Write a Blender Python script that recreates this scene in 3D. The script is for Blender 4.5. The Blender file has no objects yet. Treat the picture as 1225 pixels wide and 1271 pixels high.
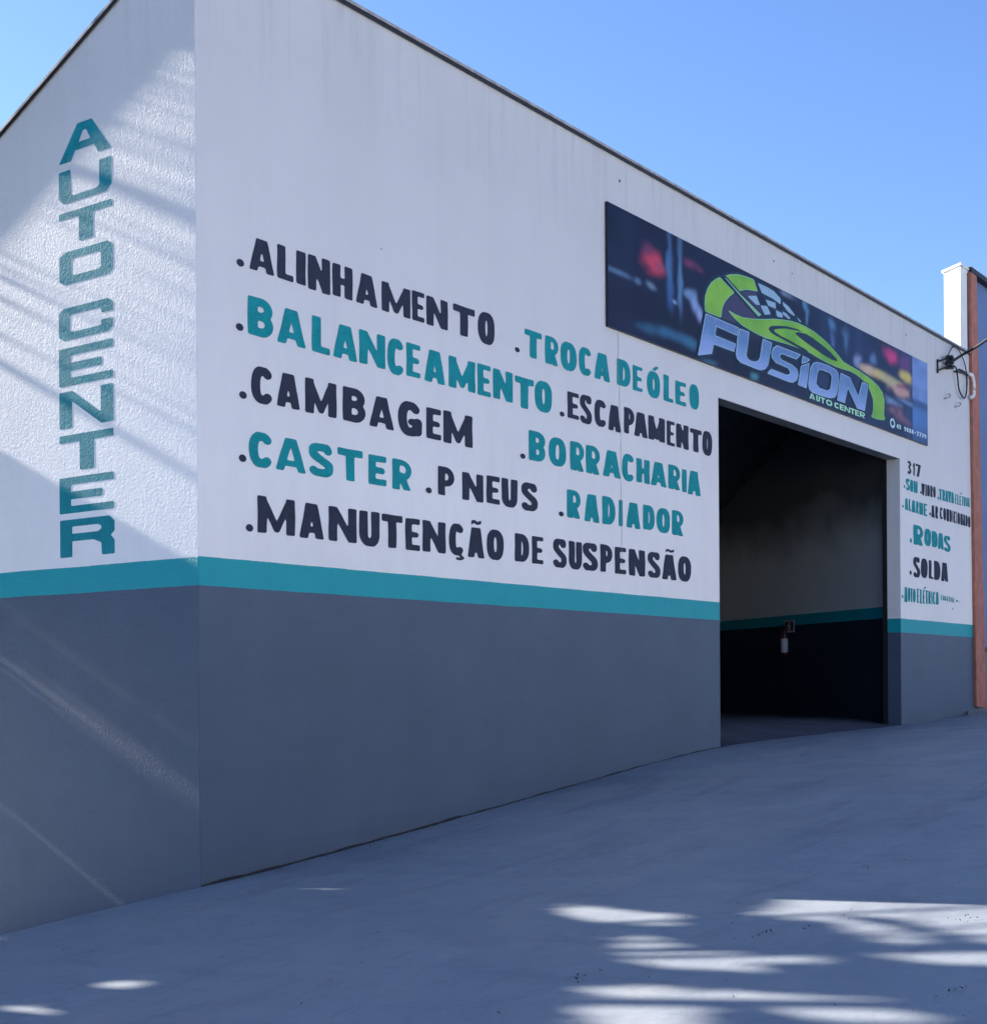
import bpy, bmesh, math, random
import numpy as np
from mathutils import Vector, Matrix

random.seed(7)
RNG = np.random.default_rng(11)
scene = bpy.context.scene
COL = scene.collection

# ------------------------------------------------------------------ camera, sky, sun, exposure
cd = bpy.data.cameras.new('camera')
cam = bpy.data.objects.new('camera', cd)
COL.objects.link(cam)
scene.camera = cam
cd.sensor_fit = 'HORIZONTAL'
cd.sensor_width = 36.0
cd.lens = 36.0 * 1771.0 / 1225.0
cd.shift_x = 0.0004
cd.shift_y = 0.1727
cd.clip_end = 2000.0
cd.clip_start = 0.05
_f = Vector((.806, .592, 0)).normalized()
_u = Vector((0, 0, 1))
_r = _f.cross(_u).normalized()
ROLL = .0065
_cx = (_r - _u * ROLL).normalized()
_cy = (_u + _r * ROLL).normalized()
_m = Matrix((_cx, _cy, -_f)).transposed().to_4x4()
_m.translation = Vector((-6.84, -7.58, 1.42))
cam.matrix_world = _m

SUN_EL = math.radians(24.7)
SUN_DIR = Vector((.022 * math.cos(SUN_EL), -.9998 * math.cos(SUN_EL), -math.sin(SUN_EL))).normalized()   # way the light travels
world = bpy.data.worlds.new('World')
scene.world = world
world.use_nodes = True
wn = world.node_tree
wn.nodes.clear()
sky = wn.nodes.new('ShaderNodeTexSky')
sky.sky_type = 'NISHITA'
sky.sun_disc = False
sky.sun_elevation = SUN_EL
sky.sun_rotation = math.radians(-1.3)
sky.altitude = 600
sky.air_density = 1.0
sky.dust_density = 0.4
sky.ozone_density = 2.5
bg = wn.nodes.new('ShaderNodeBackground')
bg.inputs['Strength'].default_value = 0.08
wo = wn.nodes.new('ShaderNodeOutputWorld')
tint = wn.nodes.new('ShaderNodeMix')
tint.data_type = 'RGBA'
tint.blend_type = 'MULTIPLY'
tint.inputs[0].default_value = 1.0
tint.inputs[7].default_value = (.73, .835, 1.08, 1)      # deep clear-air blue of the day
wn.links.new(sky.outputs[0], tint.inputs[6])
wn.links.new(tint.outputs[2], bg.inputs[0])
wn.links.new(bg.outputs[0], wo.inputs[0])

sd = bpy.data.lights.new('sun', 'SUN')
sd.energy = 5.0
sd.angle = math.radians(0.5)
sd.color = (1.0, .95, .88)
sun = bpy.data.objects.new('sun', sd)
COL.objects.link(sun)
sun.rotation_euler = SUN_DIR.to_track_quat('-Z', 'Y').to_euler()
sun.location = (-1, 12, 14)

scene.render.engine = 'CYCLES'
scene.view_settings.view_transform = 'Standard'
scene.view_settings.look = 'None'
scene.view_settings.gamma = 1
scene.view_settings.use_curve_mapping = False
scene.view_settings.exposure = 1.58
scene.cycles.max_bounces = 8
scene.cycles.diffuse_bounces = 5

# ------------------------------------------------------------------ measured lettering and print (world metres: along wall, height)
WORDS = [['.','d',[['.',0.38,0.456,4.446,4.501,1.0]]],['.','d',[['.',0.37,0.445,3.978,4.033,1.0]]],['.','d',[['.',0.398,0.474,3.49,3.545,1.0]]],['.','d',[['.',0.39,0.465,3.03,3.085,1.0]]],['.','d',[['.',0.454,0.53,2.53,2.585,1.0]]],['.','d',[['.',3.846,3.926,4.459,4.505,1.0]]],['.','d',[['.',4.581,4.668,3.974,4.022,1.0]]],['.','d',[['.',3.921,4.006,3.486,3.535,1.0]]],['.','d',[['.',2.536,2.617,3.024,3.075,1.0]]],['.','d',[['.',4.556,4.643,3.01,3.058,1.0]]],['ALINHAMENTO','d',[['A',0.503,0.766,4.453,4.694,0.79],['L',0.793,0.964,4.452,4.704,0.48],['I',0.995,1.097,4.455,4.706,0.29],['N',1.121,1.371,4.441,4.71,0.64],['H',1.396,1.63,4.453,4.707,0.63],['A',1.664,1.935,4.455,4.701,0.73],['M',1.982,2.347,4.452,4.695,0.97],['E',2.369,2.532,4.456,4.704,0.42],['N',2.559,2.853,4.454,4.702,0.74],['T',2.928,3.237,4.451,4.71,0.73],['O',3.283,3.538,4.442,4.727,0.54]]],['BALANCEAMENTO','t',[['B',0.488,0.754,3.974,4.258,0.68],['A',0.784,1.095,3.975,4.243,0.82],['L',1.161,1.362,3.971,4.248,0.5],['A',1.392,1.687,3.972,4.24,0.74],['N',1.705,2.022,3.978,4.247,0.78],['C',2.047,2.269,3.958,4.251,0.49],['E',2.292,2.474,3.976,4.254,0.42],['A',2.518,2.817,3.974,4.247,0.69],['M',2.86,3.239,3.978,4.246,0.86],['E',3.273,3.47,3.974,4.253,0.42],['N',3.505,3.811,3.979,4.251,0.66],['T',3.844,4.15,3.958,4.241,0.62],['O',4.162,4.458,3.968,4.262,0.57]]],['CAMBAGEM','d',[['C',0.517,0.75,3.483,3.755,0.62],['A',0.773,1.03,3.494,3.751,0.71],['M',1.083,1.434,3.491,3.758,0.9],['B',1.506,1.781,3.491,3.761,0.68],['A',1.816,2.13,3.492,3.745,0.81],['G',2.178,2.49,3.477,3.761,0.7],['E',2.549,2.75,3.492,3.753,0.48],['M',2.781,3.194,3.486,3.761,0.92]]],['CASTER','t',[['C',0.49,0.745,3.012,3.27,0.71],['A',0.757,1.091,3.017,3.265,0.95],['S',1.12,1.391,3.017,3.271,0.73],['T',1.442,1.736,3.02,3.271,0.79],['E',1.806,2.026,3.023,3.262,0.61],['R',2.102,2.355,3.016,3.264,0.66]]],['TROCA','t',[['T',4.005,4.286,4.45,4.704,0.63],['R',4.343,4.577,4.444,4.708,0.5],['O',4.603,4.892,4.436,4.712,0.57],['C',4.929,5.17,4.441,4.717,0.47],['A',5.203,5.517,4.446,4.714,0.62]]],['DE','t',[['D',5.644,5.916,4.452,4.723,0.52],['E',5.958,6.157,4.45,4.709,0.39]]],['ÓLEO','t',[['O',6.25,6.529,4.431,4.711,0.5],["'",6.368,6.491,4.723,4.774,1.22],['L',6.602,6.816,4.439,4.721,0.37],['E',6.862,7.099,4.443,4.7,0.45],['O',7.177,7.404,4.444,4.723,0.39]]],['ESCAPAMENTO','d',[['E',4.722,4.924,3.981,4.237,0.43],['S',4.942,5.164,3.965,4.248,0.42],['C',5.207,5.446,3.975,4.241,0.48],['A',5.46,5.716,3.966,4.228,0.51],['P',5.778,5.99,3.977,4.246,0.4],['A',5.973,6.261,3.978,4.232,0.58],['M',6.271,6.625,3.981,4.236,0.69],['E',6.665,6.839,3.97,4.235,0.32],['N',6.873,7.153,3.972,4.235,0.52],['T',7.183,7.46,3.974,4.226,0.52],['O',7.472,7.712,3.966,4.243,0.41]]],['BORRACHARIA','t',[['B',4.062,4.346,3.491,3.77,0.58],['O',4.39,4.694,3.486,3.759,0.62],['R',4.763,5.023,3.482,3.762,0.5],['R',5.046,5.315,3.484,3.761,0.52],['A',5.354,5.71,3.492,3.759,0.7],['C',5.731,5.984,3.487,3.767,0.47],['H',6.021,6.293,3.501,3.75,0.56],['A',6.309,6.659,3.503,3.756,0.69],['R',6.693,6.968,3.503,3.766,0.51],['I',6.997,7.105,3.497,3.749,0.21],['A',7.116,7.434,3.488,3.755,0.57]]],['PNEUS','d',[['P',2.702,2.937,3.029,3.274,0.59],['N',3.041,3.349,3.019,3.262,0.76],['E',3.396,3.596,3.025,3.273,0.48],['U',3.628,3.875,3.016,3.276,0.56],['S',3.938,4.204,3.014,3.274,0.58]]],['RADIADOR','t',[['R',4.702,4.955,3.013,3.285,0.51],['A',5.002,5.294,3.003,3.277,0.57],['D',5.344,5.596,3.007,3.286,0.48],['I',5.663,5.74,3.01,3.277,0.15],['A',5.803,6.101,3.009,3.272,0.58],['D',6.15,6.398,3.017,3.278,0.48],['O',6.431,6.727,3.011,3.276,0.55],['R',6.767,7.032,3.008,3.278,0.48]]],['MANUTENÇÃO','d',[['M',0.574,0.965,2.532,2.805,1.02],['A',1.006,1.285,2.53,2.799,0.72],['N',1.335,1.659,2.531,2.8,0.82],['U',1.691,1.938,2.519,2.801,0.58],['T',1.966,2.226,2.526,2.798,0.62],['E',2.263,2.453,2.525,2.79,0.46],['N',2.489,2.802,2.528,2.792,0.74],['C',2.848,3.067,2.525,2.8,0.49],[',',2.947,3.069,2.485,2.536,1.46],['A',3.109,3.362,2.522,2.789,0.57],['~',3.169,3.314,2.813,2.854,2.1],['O',3.394,3.655,2.521,2.793,0.57]]],['DE','d',[['D',3.828,4.06,2.531,2.789,0.52],['E',4.103,4.29,2.528,2.785,0.41]]],['SUSPENSÃO','d',[['S',4.454,4.691,2.516,2.792,0.48],['U',4.728,4.963,2.515,2.787,0.47],['S',4.977,5.254,2.518,2.794,0.54],['P',5.303,5.539,2.523,2.799,0.45],['E',5.58,5.802,2.52,2.792,0.43],['N',5.854,6.187,2.517,2.791,0.62],['S',6.242,6.509,2.517,2.791,0.49],['A',6.537,6.866,2.515,2.785,0.6],['~',6.625,6.81,2.809,2.846,2.46],['O',6.895,7.194,2.514,2.789,0.53]]],['317','d',[['3',13.912,14.086,4.486,4.684,0.31],['1',14.135,14.247,4.487,4.677,0.21],['7',14.261,14.484,4.489,4.677,0.42]]],['SOM','t',[['.',13.756,13.824,4.258,4.301,0.57],['S',13.845,14.009,4.239,4.411,0.34],['O',14.017,14.157,4.232,4.411,0.28],['M',14.171,14.342,4.232,4.411,0.34]]],['VIDRO','d',[['.',14.454,14.526,4.243,4.287,0.57],['V',14.503,14.66,4.228,4.41,0.3],['I',14.681,14.739,4.231,4.409,0.11],['D',14.76,14.883,4.237,4.415,0.24],['R',14.901,15.013,4.24,4.416,0.22],['O',15.026,15.142,4.245,4.419,0.23]]],['TRAVA','t',[['.',15.219,15.295,4.232,4.278,0.57],['T',15.28,15.433,4.235,4.407,0.3],['R',15.449,15.579,4.236,4.413,0.25],['A',15.578,15.725,4.238,4.414,0.28],['V',15.715,15.864,4.239,4.418,0.28],['A',15.857,16.003,4.241,4.419,0.27]]],['ELÉTRICA','t',[['E',16.05,16.141,4.244,4.403,0.19],['L',16.157,16.246,4.243,4.403,0.18],['E',16.266,16.362,4.242,4.399,0.2],["'",16.295,16.398,4.425,4.455,1.11],['T',16.375,16.482,4.248,4.4,0.23],['R',16.492,16.576,4.252,4.405,0.18],['I',16.59,16.618,4.253,4.406,0.06],['C',16.631,16.695,4.255,4.407,0.14],['A',16.694,16.779,4.257,4.405,0.18]]],['ALARME','t',[['.',13.686,13.754,3.96,4.003,0.57],['A',13.794,13.937,3.94,4.113,0.3],['L',13.951,14.07,3.938,4.114,0.24],['A',14.07,14.251,3.932,4.11,0.36],['R',14.271,14.384,3.931,4.114,0.22],['M',14.405,14.573,3.923,4.109,0.32],['E',14.599,14.758,3.924,4.11,0.3]]],['AR','d',[['.',14.842,14.917,3.952,3.997,0.57],['A',14.93,15.092,3.93,4.117,0.3],['R',15.117,15.249,3.928,4.121,0.23]]],['CONDICIONADO','d',[['C',15.322,15.466,3.937,4.122,0.26],['O',15.485,15.615,3.934,4.126,0.23],['N',15.634,15.759,3.932,4.126,0.21],['D',15.782,15.897,3.931,4.125,0.2],['I',15.917,15.957,3.93,4.123,0.07],['C',15.977,16.091,3.927,4.124,0.19],['I',16.111,16.152,3.928,4.122,0.07],['O',16.172,16.287,3.927,4.117,0.2],['N',16.308,16.424,3.927,4.113,0.21],['A',16.431,16.556,3.927,4.11,0.22],['D',16.569,16.674,3.927,4.108,0.19],['O',16.688,16.808,3.92,4.102,0.21]]],['RODAS','t',[['.',13.995,14.086,3.464,3.535,0.45],['R',14.151,14.587,3.453,3.75,0.52],['O',14.615,14.921,3.469,3.734,0.4],['D',14.95,15.224,3.472,3.721,0.38],['A',15.214,15.503,3.462,3.716,0.39],['S',15.502,15.819,3.446,3.696,0.42]]],['SOLDA','d',[['.',13.977,14.068,2.983,3.051,0.48],['S',14.133,14.428,2.959,3.268,0.34],['O',14.456,14.759,2.97,3.267,0.36],['L',14.806,15.019,2.974,3.26,0.26],['D',15.048,15.334,2.969,3.265,0.33],['A',15.353,15.707,2.967,3.26,0.41]]],['AUTO','t',[['.',13.65,13.721,2.621,2.669,0.53],['A',13.748,13.891,2.569,2.793,0.23],['U',13.9,13.999,2.581,2.787,0.17],['T',13.998,14.107,2.579,2.785,0.19],['O',14.107,14.226,2.577,2.785,0.2]]],['ELÉTRICA','t',[['E',14.281,14.383,2.578,2.793,0.17],['L',14.411,14.514,2.576,2.789,0.17],['E',14.532,14.636,2.575,2.785,0.17],["'",14.573,14.686,2.801,2.84,1.0],['T',14.646,14.769,2.576,2.785,0.21],['R',14.779,14.894,2.582,2.784,0.2],['I',14.913,14.962,2.582,2.782,0.08],['C',14.981,15.098,2.583,2.781,0.2],['A',15.108,15.256,2.586,2.781,0.26]]],['EMGERAL','t',[['E',15.346,15.421,2.668,2.743,0.34],['M',15.441,15.516,2.665,2.74,0.34],['G',15.536,15.612,2.663,2.738,0.34],['E',15.632,15.709,2.66,2.735,0.34],['R',15.729,15.806,2.657,2.733,0.34],['A',15.827,15.905,2.654,2.73,0.34],['L',15.925,16.003,2.651,2.728,0.34],['.',16.061,16.166,2.665,2.699,1.0],['.',16.208,16.251,2.666,2.68,1.0]]]]
SIDE_LETTERS = [['A',1.529,0.911,5.394,5.663],['U',1.532,0.908,5.083,5.334],['T',1.533,0.906,4.773,5.016],['O',1.531,0.9,4.466,4.715],['C',1.543,0.904,4.043,4.289],['E',1.544,0.905,3.695,3.984],['N',1.542,0.904,3.373,3.653],['T',1.543,0.907,3.045,3.321],['E',1.547,0.906,2.725,2.999],['R',1.543,0.9,2.391,2.677]]
LOGO = {'arch_left': [(7.492,5.571),(7.484,5.665),(7.498,5.75),(7.554,5.843),(7.642,5.929),(7.755,5.995),(7.86,6.042),(8.238,5.943),(8.112,5.874),(7.995,5.788),(7.92,5.697),(7.886,5.577)],'arch_right': [(7.966,6.077),(8.116,6.13),(8.318,6.178),(8.523,6.199),(8.733,6.211),(8.846,6.086),(8.696,6.068),(8.521,6.039),(8.349,5.982)],'pole': [(7.974,6.06),(8.015,6.062),(8.349,5.963),(8.932,5.828),(8.851,5.786),(8.331,5.944)],'disc': [(7.886,5.577),(7.912,5.68),(7.978,5.77),(8.112,5.866),(8.264,5.945),(8.556,6.031),(8.802,6.069),(8.871,5.958),(8.96,5.865),(8.922,5.782),(8.691,5.732),(8.345,5.7),(8.076,5.707),(8.175,5.643),(8.343,5.6),(8.108,5.584)],'checks': [[(8.555,5.973),(8.801,6.029),(8.898,5.936),(8.782,5.919)],[(8.907,5.933),(9.088,5.967),(9.197,5.886),(9.023,5.846)],[(9.044,6.036),(9.329,6.056),(9.337,5.981),(9.125,5.977)],[(8.839,6.191),(9.055,6.197),(9.275,6.19),(9.48,6.137),(9.47,6.065),(9.255,6.089),(8.945,6.094)],[(9.337,5.969),(9.525,5.967),(9.534,5.912),(9.364,5.894)],[(9.527,6.114),(9.709,6.087),(9.883,6.024),(9.873,6.001),(9.689,6.017),(9.546,6.069)],[(9.526,5.992),(9.63,5.989),(9.765,5.95),(9.707,5.93),(9.544,5.955)],[(9.932,6.009),(9.981,6.002),(10.1,5.968),(10.03,5.962)]],'car': [(8.06,5.707),(8.243,5.695),(8.43,5.698),(8.691,5.732),(8.958,5.782),(9.279,5.85),(9.534,5.892),(9.764,5.922),(10.0,5.94),(10.24,5.941),(10.486,5.926),(10.736,5.893),(10.97,5.847),(11.165,5.796),(11.263,5.765),(11.447,5.706),(11.696,5.692),(11.974,5.681),(12.259,5.657),(12.501,5.624),(12.698,5.583),(12.847,5.523),(12.921,5.431),(12.919,5.318),(12.904,5.203),(12.954,5.159),(12.89,5.126),(12.64,5.104),(12.394,5.105),(12.468,5.157),(12.495,5.254),(12.484,5.363),(12.4,5.451),(12.281,5.524),(12.114,5.574),(11.903,5.606),(11.672,5.616),(11.445,5.603),(11.178,5.592),(10.896,5.595),(10.642,5.606),(10.496,5.614),(10.337,5.627),(10.035,5.622),(9.663,5.61),(9.285,5.584),(8.973,5.561),(8.83,5.569),(9.046,5.576),(8.866,5.57),(8.619,5.581),(8.412,5.598),(8.242,5.634),(8.126,5.671)],'hook': [(10.357,5.624),(9.995,5.623),(9.721,5.638),(9.435,5.649),(9.23,5.658),(9.13,5.686),(9.139,5.716),(9.232,5.753),(9.438,5.795),(9.667,5.832),(9.959,5.857),(10.158,5.854),(9.88,5.827),(9.608,5.794),(9.38,5.745),(9.277,5.715),(9.305,5.692),(9.455,5.677),(9.722,5.671),(9.956,5.657),(10.195,5.649)],'window': [(9.899,5.791),(9.998,5.823),(10.239,5.844),(10.463,5.828),(10.735,5.794),(10.99,5.755),(11.208,5.698),(11.229,5.676),(11.032,5.667),(10.775,5.681),(10.482,5.713),(10.197,5.744),(10.017,5.768)],'letters': {'F': [[(7.503,5.553),(8.326,5.552),(8.282,5.448),(7.763,5.453),(7.73,5.349),(8.247,5.349),(8.203,5.245),(7.696,5.238),(7.647,5.121),(7.31,5.042)]],'U': [[(8.343,5.548),(8.601,5.556),(8.546,5.351),(8.519,5.268),(8.561,5.229),(8.648,5.221),(8.754,5.232),(8.843,5.264),(8.88,5.31),(8.964,5.547),(9.219,5.543),(9.105,5.254),(9.04,5.195),(8.931,5.157),(8.824,5.146),(8.371,5.149),(8.27,5.177),(8.237,5.232),(8.29,5.449)]],'S': [[(9.359,5.541),(10.064,5.552),(9.924,5.465),(9.527,5.459),(9.451,5.441),(9.432,5.413),(9.488,5.387),(9.795,5.376),(9.951,5.345),(9.986,5.276),(9.929,5.2),(9.811,5.152),(9.675,5.142),(9.067,5.144),(9.187,5.221),(9.619,5.222),(9.715,5.243),(9.735,5.275),(9.659,5.311),(9.318,5.316),(9.217,5.354),(9.19,5.414),(9.246,5.488)]],'I': [[(10.113,5.549),(10.356,5.542),(10.233,5.482),(10.072,5.437)],[(10.061,5.41),(10.325,5.494),(10.228,5.149),(9.958,5.151)]],'O': [[(10.543,5.545),(10.683,5.557),(10.896,5.565),(11.134,5.558),(11.232,5.536),(11.276,5.491),(11.275,5.42),(11.205,5.233),(11.128,5.173),(10.953,5.137),(10.676,5.124),(10.406,5.123),(10.304,5.149),(10.275,5.212),(10.296,5.299),(10.349,5.435),(10.433,5.509)],[(10.682,5.467),(10.959,5.472),(11.034,5.441),(11.022,5.378),(10.977,5.266),(10.89,5.228),(10.636,5.224),(10.532,5.262),(10.576,5.406),(10.619,5.448)]],'N': [[(11.332,5.54),(11.648,5.531),(11.945,5.324),(12.078,5.54),(12.31,5.547),(12.178,5.151),(11.895,5.145),(11.577,5.373),(11.471,5.152),(11.204,5.15)]]},'auto_center': [['A',10.309,10.488,5.036,5.109,1.01],['U',10.519,10.644,5.037,5.111,0.7],['T',10.659,10.813,5.038,5.112,0.85],['O',10.841,11.044,5.039,5.114,1.09],['C',11.115,11.269,5.041,5.116,0.81],['E',11.291,11.437,5.041,5.118,0.76],['N',11.454,11.652,5.042,5.119,1.01],['T',11.658,11.813,5.043,5.121,0.78],['E',11.82,11.965,5.044,5.122,0.72],['R',11.988,12.182,5.045,5.124,0.95]],'phone': [['4',13.383,13.473,5.087,5.152,0.51],['3',13.484,13.575,5.088,5.152,0.51],['9',13.688,13.781,5.088,5.154,0.51],['8',13.792,13.886,5.089,5.154,0.51],['8',13.896,13.991,5.089,5.155,0.51],['8',14.002,14.097,5.089,5.156,0.51],['-',14.108,14.203,5.09,5.156,0.51],['7',14.214,14.311,5.09,5.157,0.51],['7',14.322,14.42,5.091,5.158,0.51],['7',14.431,14.529,5.091,5.158,0.51],['9',14.54,14.639,5.091,5.159,0.51]],'icon': [(13.233,5.135)],'blobs': [(6.35,5.885,0.222,0.12,(0.75,0.07,0.13),1),(6.216,5.989,0.118,0.076,(0.25,0.05,0.15),0.7),(7.206,6.041,0.187,0.054,(0.3,0.06,0.16),0.6),(6.504,5.852,0.156,0.052,(0.42,0.08,0.16),0.8),(6.697,5.897,0.062,0.348,(0.08,0.2,0.42),0.9),(6.928,5.818,0.054,0.441,(0.12,0.27,0.5),0.9),(6.71,5.596,0.089,0.218,(0.05,0.14,0.36),0.8),(7.256,5.651,0.094,0.125,(0.3,0.42,0.75),1),(7.367,5.53,0.076,0.108,(0.35,0.45,0.8),1),(7.146,5.707,0.13,0.062,(0.2,0.36,0.6),0.9),(5.627,5.592,0.205,0.033,(0.12,0.22,0.36),0.8),(5.996,5.592,0.082,0.042,(0.15,0.25,0.4),0.7),(6.279,5.604,0.102,0.043,(0.2,0.3,0.42),0.8),(6.816,5.531,0.054,0.026,(0.3,0.45,0.7),0.8),(6.74,5.149,0.534,0.061,(0.04,0.16,0.3),0.9),(7.12,5.151,0.185,0.062,(0.05,0.2,0.34),0.7),(10.234,6.201,0.099,0.103,(0.1,0.3,0.5),0.9),(10.256,6.02,0.05,0.145,(0.12,0.3,0.5),0.7),(11.055,6.159,0.107,0.075,(0.1,0.28,0.5),0.8),(11.079,5.95,0.08,0.193,(0.1,0.2,0.45),0.7),(11.543,6.06,0.139,0.153,(0.1,0.22,0.42),0.7),(9.632,6.215,0.212,0.04,(0.3,0.4,0.6),0.6),(13.236,6.081,0.255,0.105,(0.75,0.06,0.25),1),(13.854,6.06,0.301,0.168,(0.18,0.06,0.24),0.8),(12.34,5.751,0.267,0.079,(0.75,0.55,0.4),1),(12.823,5.743,0.371,0.069,(0.75,0.6,0.25),1),(13.261,5.735,0.32,0.07,(0.6,0.55,0.3),1),(13.851,5.881,0.268,0.072,(0.8,0.62,0.18),1),(13.55,5.665,0.36,0.095,(0.7,0.4,0.34),0.9),(13.749,5.769,0.166,0.036,(0.3,0.08,0.14),0.8),(13.552,5.736,0.163,0.036,(0.3,0.06,0.14),0.6),(11.962,5.83,0.115,0.1,(0.3,0.4,0.65),0.8),(12.522,5.941,0.121,0.091,(0.14,0.26,0.5),0.8),(13.129,5.435,0.411,0.058,(0.25,0.36,0.6),0.8),(13.811,5.528,0.4,0.036,(0.22,0.34,0.6),0.7),(13.511,5.282,0.326,0.106,(0.3,0.14,0.22),0.8),(12.748,4.941,0.215,0.034,(0.5,0.6,0.75),1),(8.757,5.046,0.087,0.048,(0.08,0.3,0.36),0.9),(7.59,5.031,0.175,0.036,(0.05,0.2,0.3),0.7),(9.849,4.957,0.144,0.081,(0.04,0.1,0.28),0.8),(11.917,4.838,0.143,0.044,(0.06,0.12,0.3),0.5),(8.615,5.624,0.472,0.172,(0.05,0.045,0.09),0.7)],'strip': [14.046,14.708],'darkband': 5.569}
GROUND_SUN = [[(0.252,-4.167,0.27),(0.239,-5.668,0.36),(-0.765,-5.938,0.302),(-0.684,-5.667,0.292),(-0.571,-5.52,0.291),(-0.34,-5.204,0.289),(-0.189,-4.888,0.282),(-0.383,-4.705,0.256),(-0.261,-4.39,0.246),(0.174,-4.26,0.27)],[(-0.275,-3.265,0.177),(-0.272,-3.441,0.188),(-0.391,-3.763,0.198),(-0.4,-3.974,0.21),(-0.579,-4.051,0.202),(-0.601,-3.793,0.184),(-0.508,-3.514,0.174)],[(-1.004,-4.059,0.17),(-0.908,-4.113,0.181),(-1.052,-4.325,0.183),(-1.129,-4.574,0.192),(-1.228,-4.82,0.2),(-1.361,-4.866,0.192),(-1.39,-4.672,0.178),(-1.306,-4.386,0.167),(-1.144,-4.186,0.167)],[(-1.84,-4.496,0.134),(-1.771,-4.616,0.146),(-1.803,-4.892,0.161),(-1.779,-4.986,0.168),(-1.779,-5.357,0.191),(-1.863,-5.387,0.186),(-1.908,-5.22,0.173),(-1.886,-5.04,0.163),(-1.949,-4.934,0.152),(-1.933,-4.673,0.138)],[(-1.992,-4.541,0.125),(-2.05,-4.778,0.135),(-2.04,-4.984,0.148),(-2.128,-5.031,0.145),(-2.267,-5.073,0.137),(-2.297,-4.784,0.117)],[(-1.854,-5.422,0.189),(-1.762,-5.51,0.201),(-1.846,-5.696,0.206),(-1.949,-5.821,0.206),(-1.995,-5.544,0.186)],[(-0.352,-4.905,0.27),(-0.445,-5.093,0.275),(-0.656,-5.315,0.272),(-0.738,-5.298,0.265),(-0.582,-5.089,0.264)],[(-0.933,-5.388,0.256),(-0.893,-5.731,0.28),(-0.899,-5.974,0.294),(-1.064,-6.018,0.284),(-1.062,-5.784,0.27),(-1.06,-5.537,0.255)],[(-1.12,-4.767,0.204),(-1.117,-5.068,0.223),(-1.183,-5.097,0.22),(-1.207,-4.848,0.203)],[(-0.143,-2.732,0.155),(-0.114,-2.78,0.16),(-0.299,-2.923,0.154),(-0.327,-2.876,0.149)],[(-1.177,-3.508,0.124),(-1.026,-3.474,0.133),(-1.106,-3.52,0.13),(-1.204,-3.547,0.124)],[(-2.422,-1.988,-0.061),(-2.254,-2.04,-0.046),(-2.092,-2.046,-0.033),(-2.19,-2.112,-0.036),(-2.453,-2.164,-0.053)],[(-2.906,-1.807,-0.109),(-2.791,-1.921,-0.093),(-2.833,-2.174,-0.081),(-2.901,-2.22,-0.083),(-2.984,-1.921,-0.108)]]
WALL_SUN = [(0.998,[(0.0,1.077,5.625),(0.0,0.529,5.903),(0.0,0.015,6.051),(0.0,-0.148,5.977),(0.0,-0.118,2.818),(0.0,-0.115,2.481),(0.0,0.048,2.577),(0.0,0.342,2.8),(0.0,0.691,2.977),(0.0,0.825,3.137),(0.0,0.915,3.236),(0.0,1.923,3.406),(0.0,1.955,4.26),(0.0,1.868,4.685),(0.0,1.665,4.835),(0.0,1.481,5.415)]),(0.95,[(0.0,2.709,5.785),(0.0,2.275,5.623),(0.0,1.81,5.394),(0.0,1.843,5.182),(0.0,2.07,5.114),(0.0,2.715,5.282)]),(0.9,[(0.0,2.127,4.699),(0.0,1.869,4.591),(0.0,1.792,4.234),(0.0,1.876,3.996),(0.0,1.975,4.263),(0.0,2.128,4.541)]),(0.8,[(0.0,0.823,3.374),(0.0,-0.041,3.275),(0.0,-0.075,2.512),(0.0,0.132,2.612),(0.0,0.342,2.8),(0.0,0.691,2.977)]),(0.985,[(0.0,1.647,1.82),(0.0,0.752,1.343),(0.0,0.022,1.032),(0.0,0.022,0.97),(0.0,0.843,1.301)]),(0.989,[(0.0,2.16,1.566),(0.0,1.701,1.374),(0.0,0.492,0.768),(0.0,0.493,0.692),(0.0,1.218,1.028),(0.0,2.161,1.489)]),(0.985,[(0.0,1.407,1.312),(0.0,0.666,1.008),(0.0,-0.058,0.786),(0.0,-0.056,0.505),(0.0,0.535,0.79)]),(0.989,[(0.0,1.935,0.292),(0.0,1.516,0.118),(0.0,1.041,-0.078),(0.0,1.042,-0.126),(0.0,1.517,0.057)])]
BOARD = (5.432, 14.719, 5.001, 6.259)
CABLE_MAIN = [(15.595, -0.1, 6.419), (15.862, -0.14, 6.55), (15.919, -0.25, 6.622), (15.77, -0.45, 6.655), (15.49, -0.7, 6.679), (11.57, -4.2, 7.015)]
LITTER = [(-0.75, -4.64, 14), (-1.72, -4.26, 12), (-0.27, -5.42, 8), (1.02, -4.49, 7), (1.2, -4.58, 6), (-1.56, -5.84, 6), (-1.64, -5.8, 4), (-0.48, -4.32, 3), (-0.58, -4.79, 4), (-0.3, -4.91, 4)]
GAP_GROW = .05

# ------------------------------------------------------------------ helpers
def tag(o, label=None, cat=None, group=None, kind=None):
    if label: o['label'] = label
    if cat: o['category'] = cat
    if group: o['group'] = group
    if kind: o['kind'] = kind
    return o

def empty(name, loc, label, cat, group=None):
    o = bpy.data.objects.new(name, None)
    o.empty_display_size = .2
    COL.objects.link(o)
    o.location = loc
    return tag(o, label, cat, group)

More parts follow.
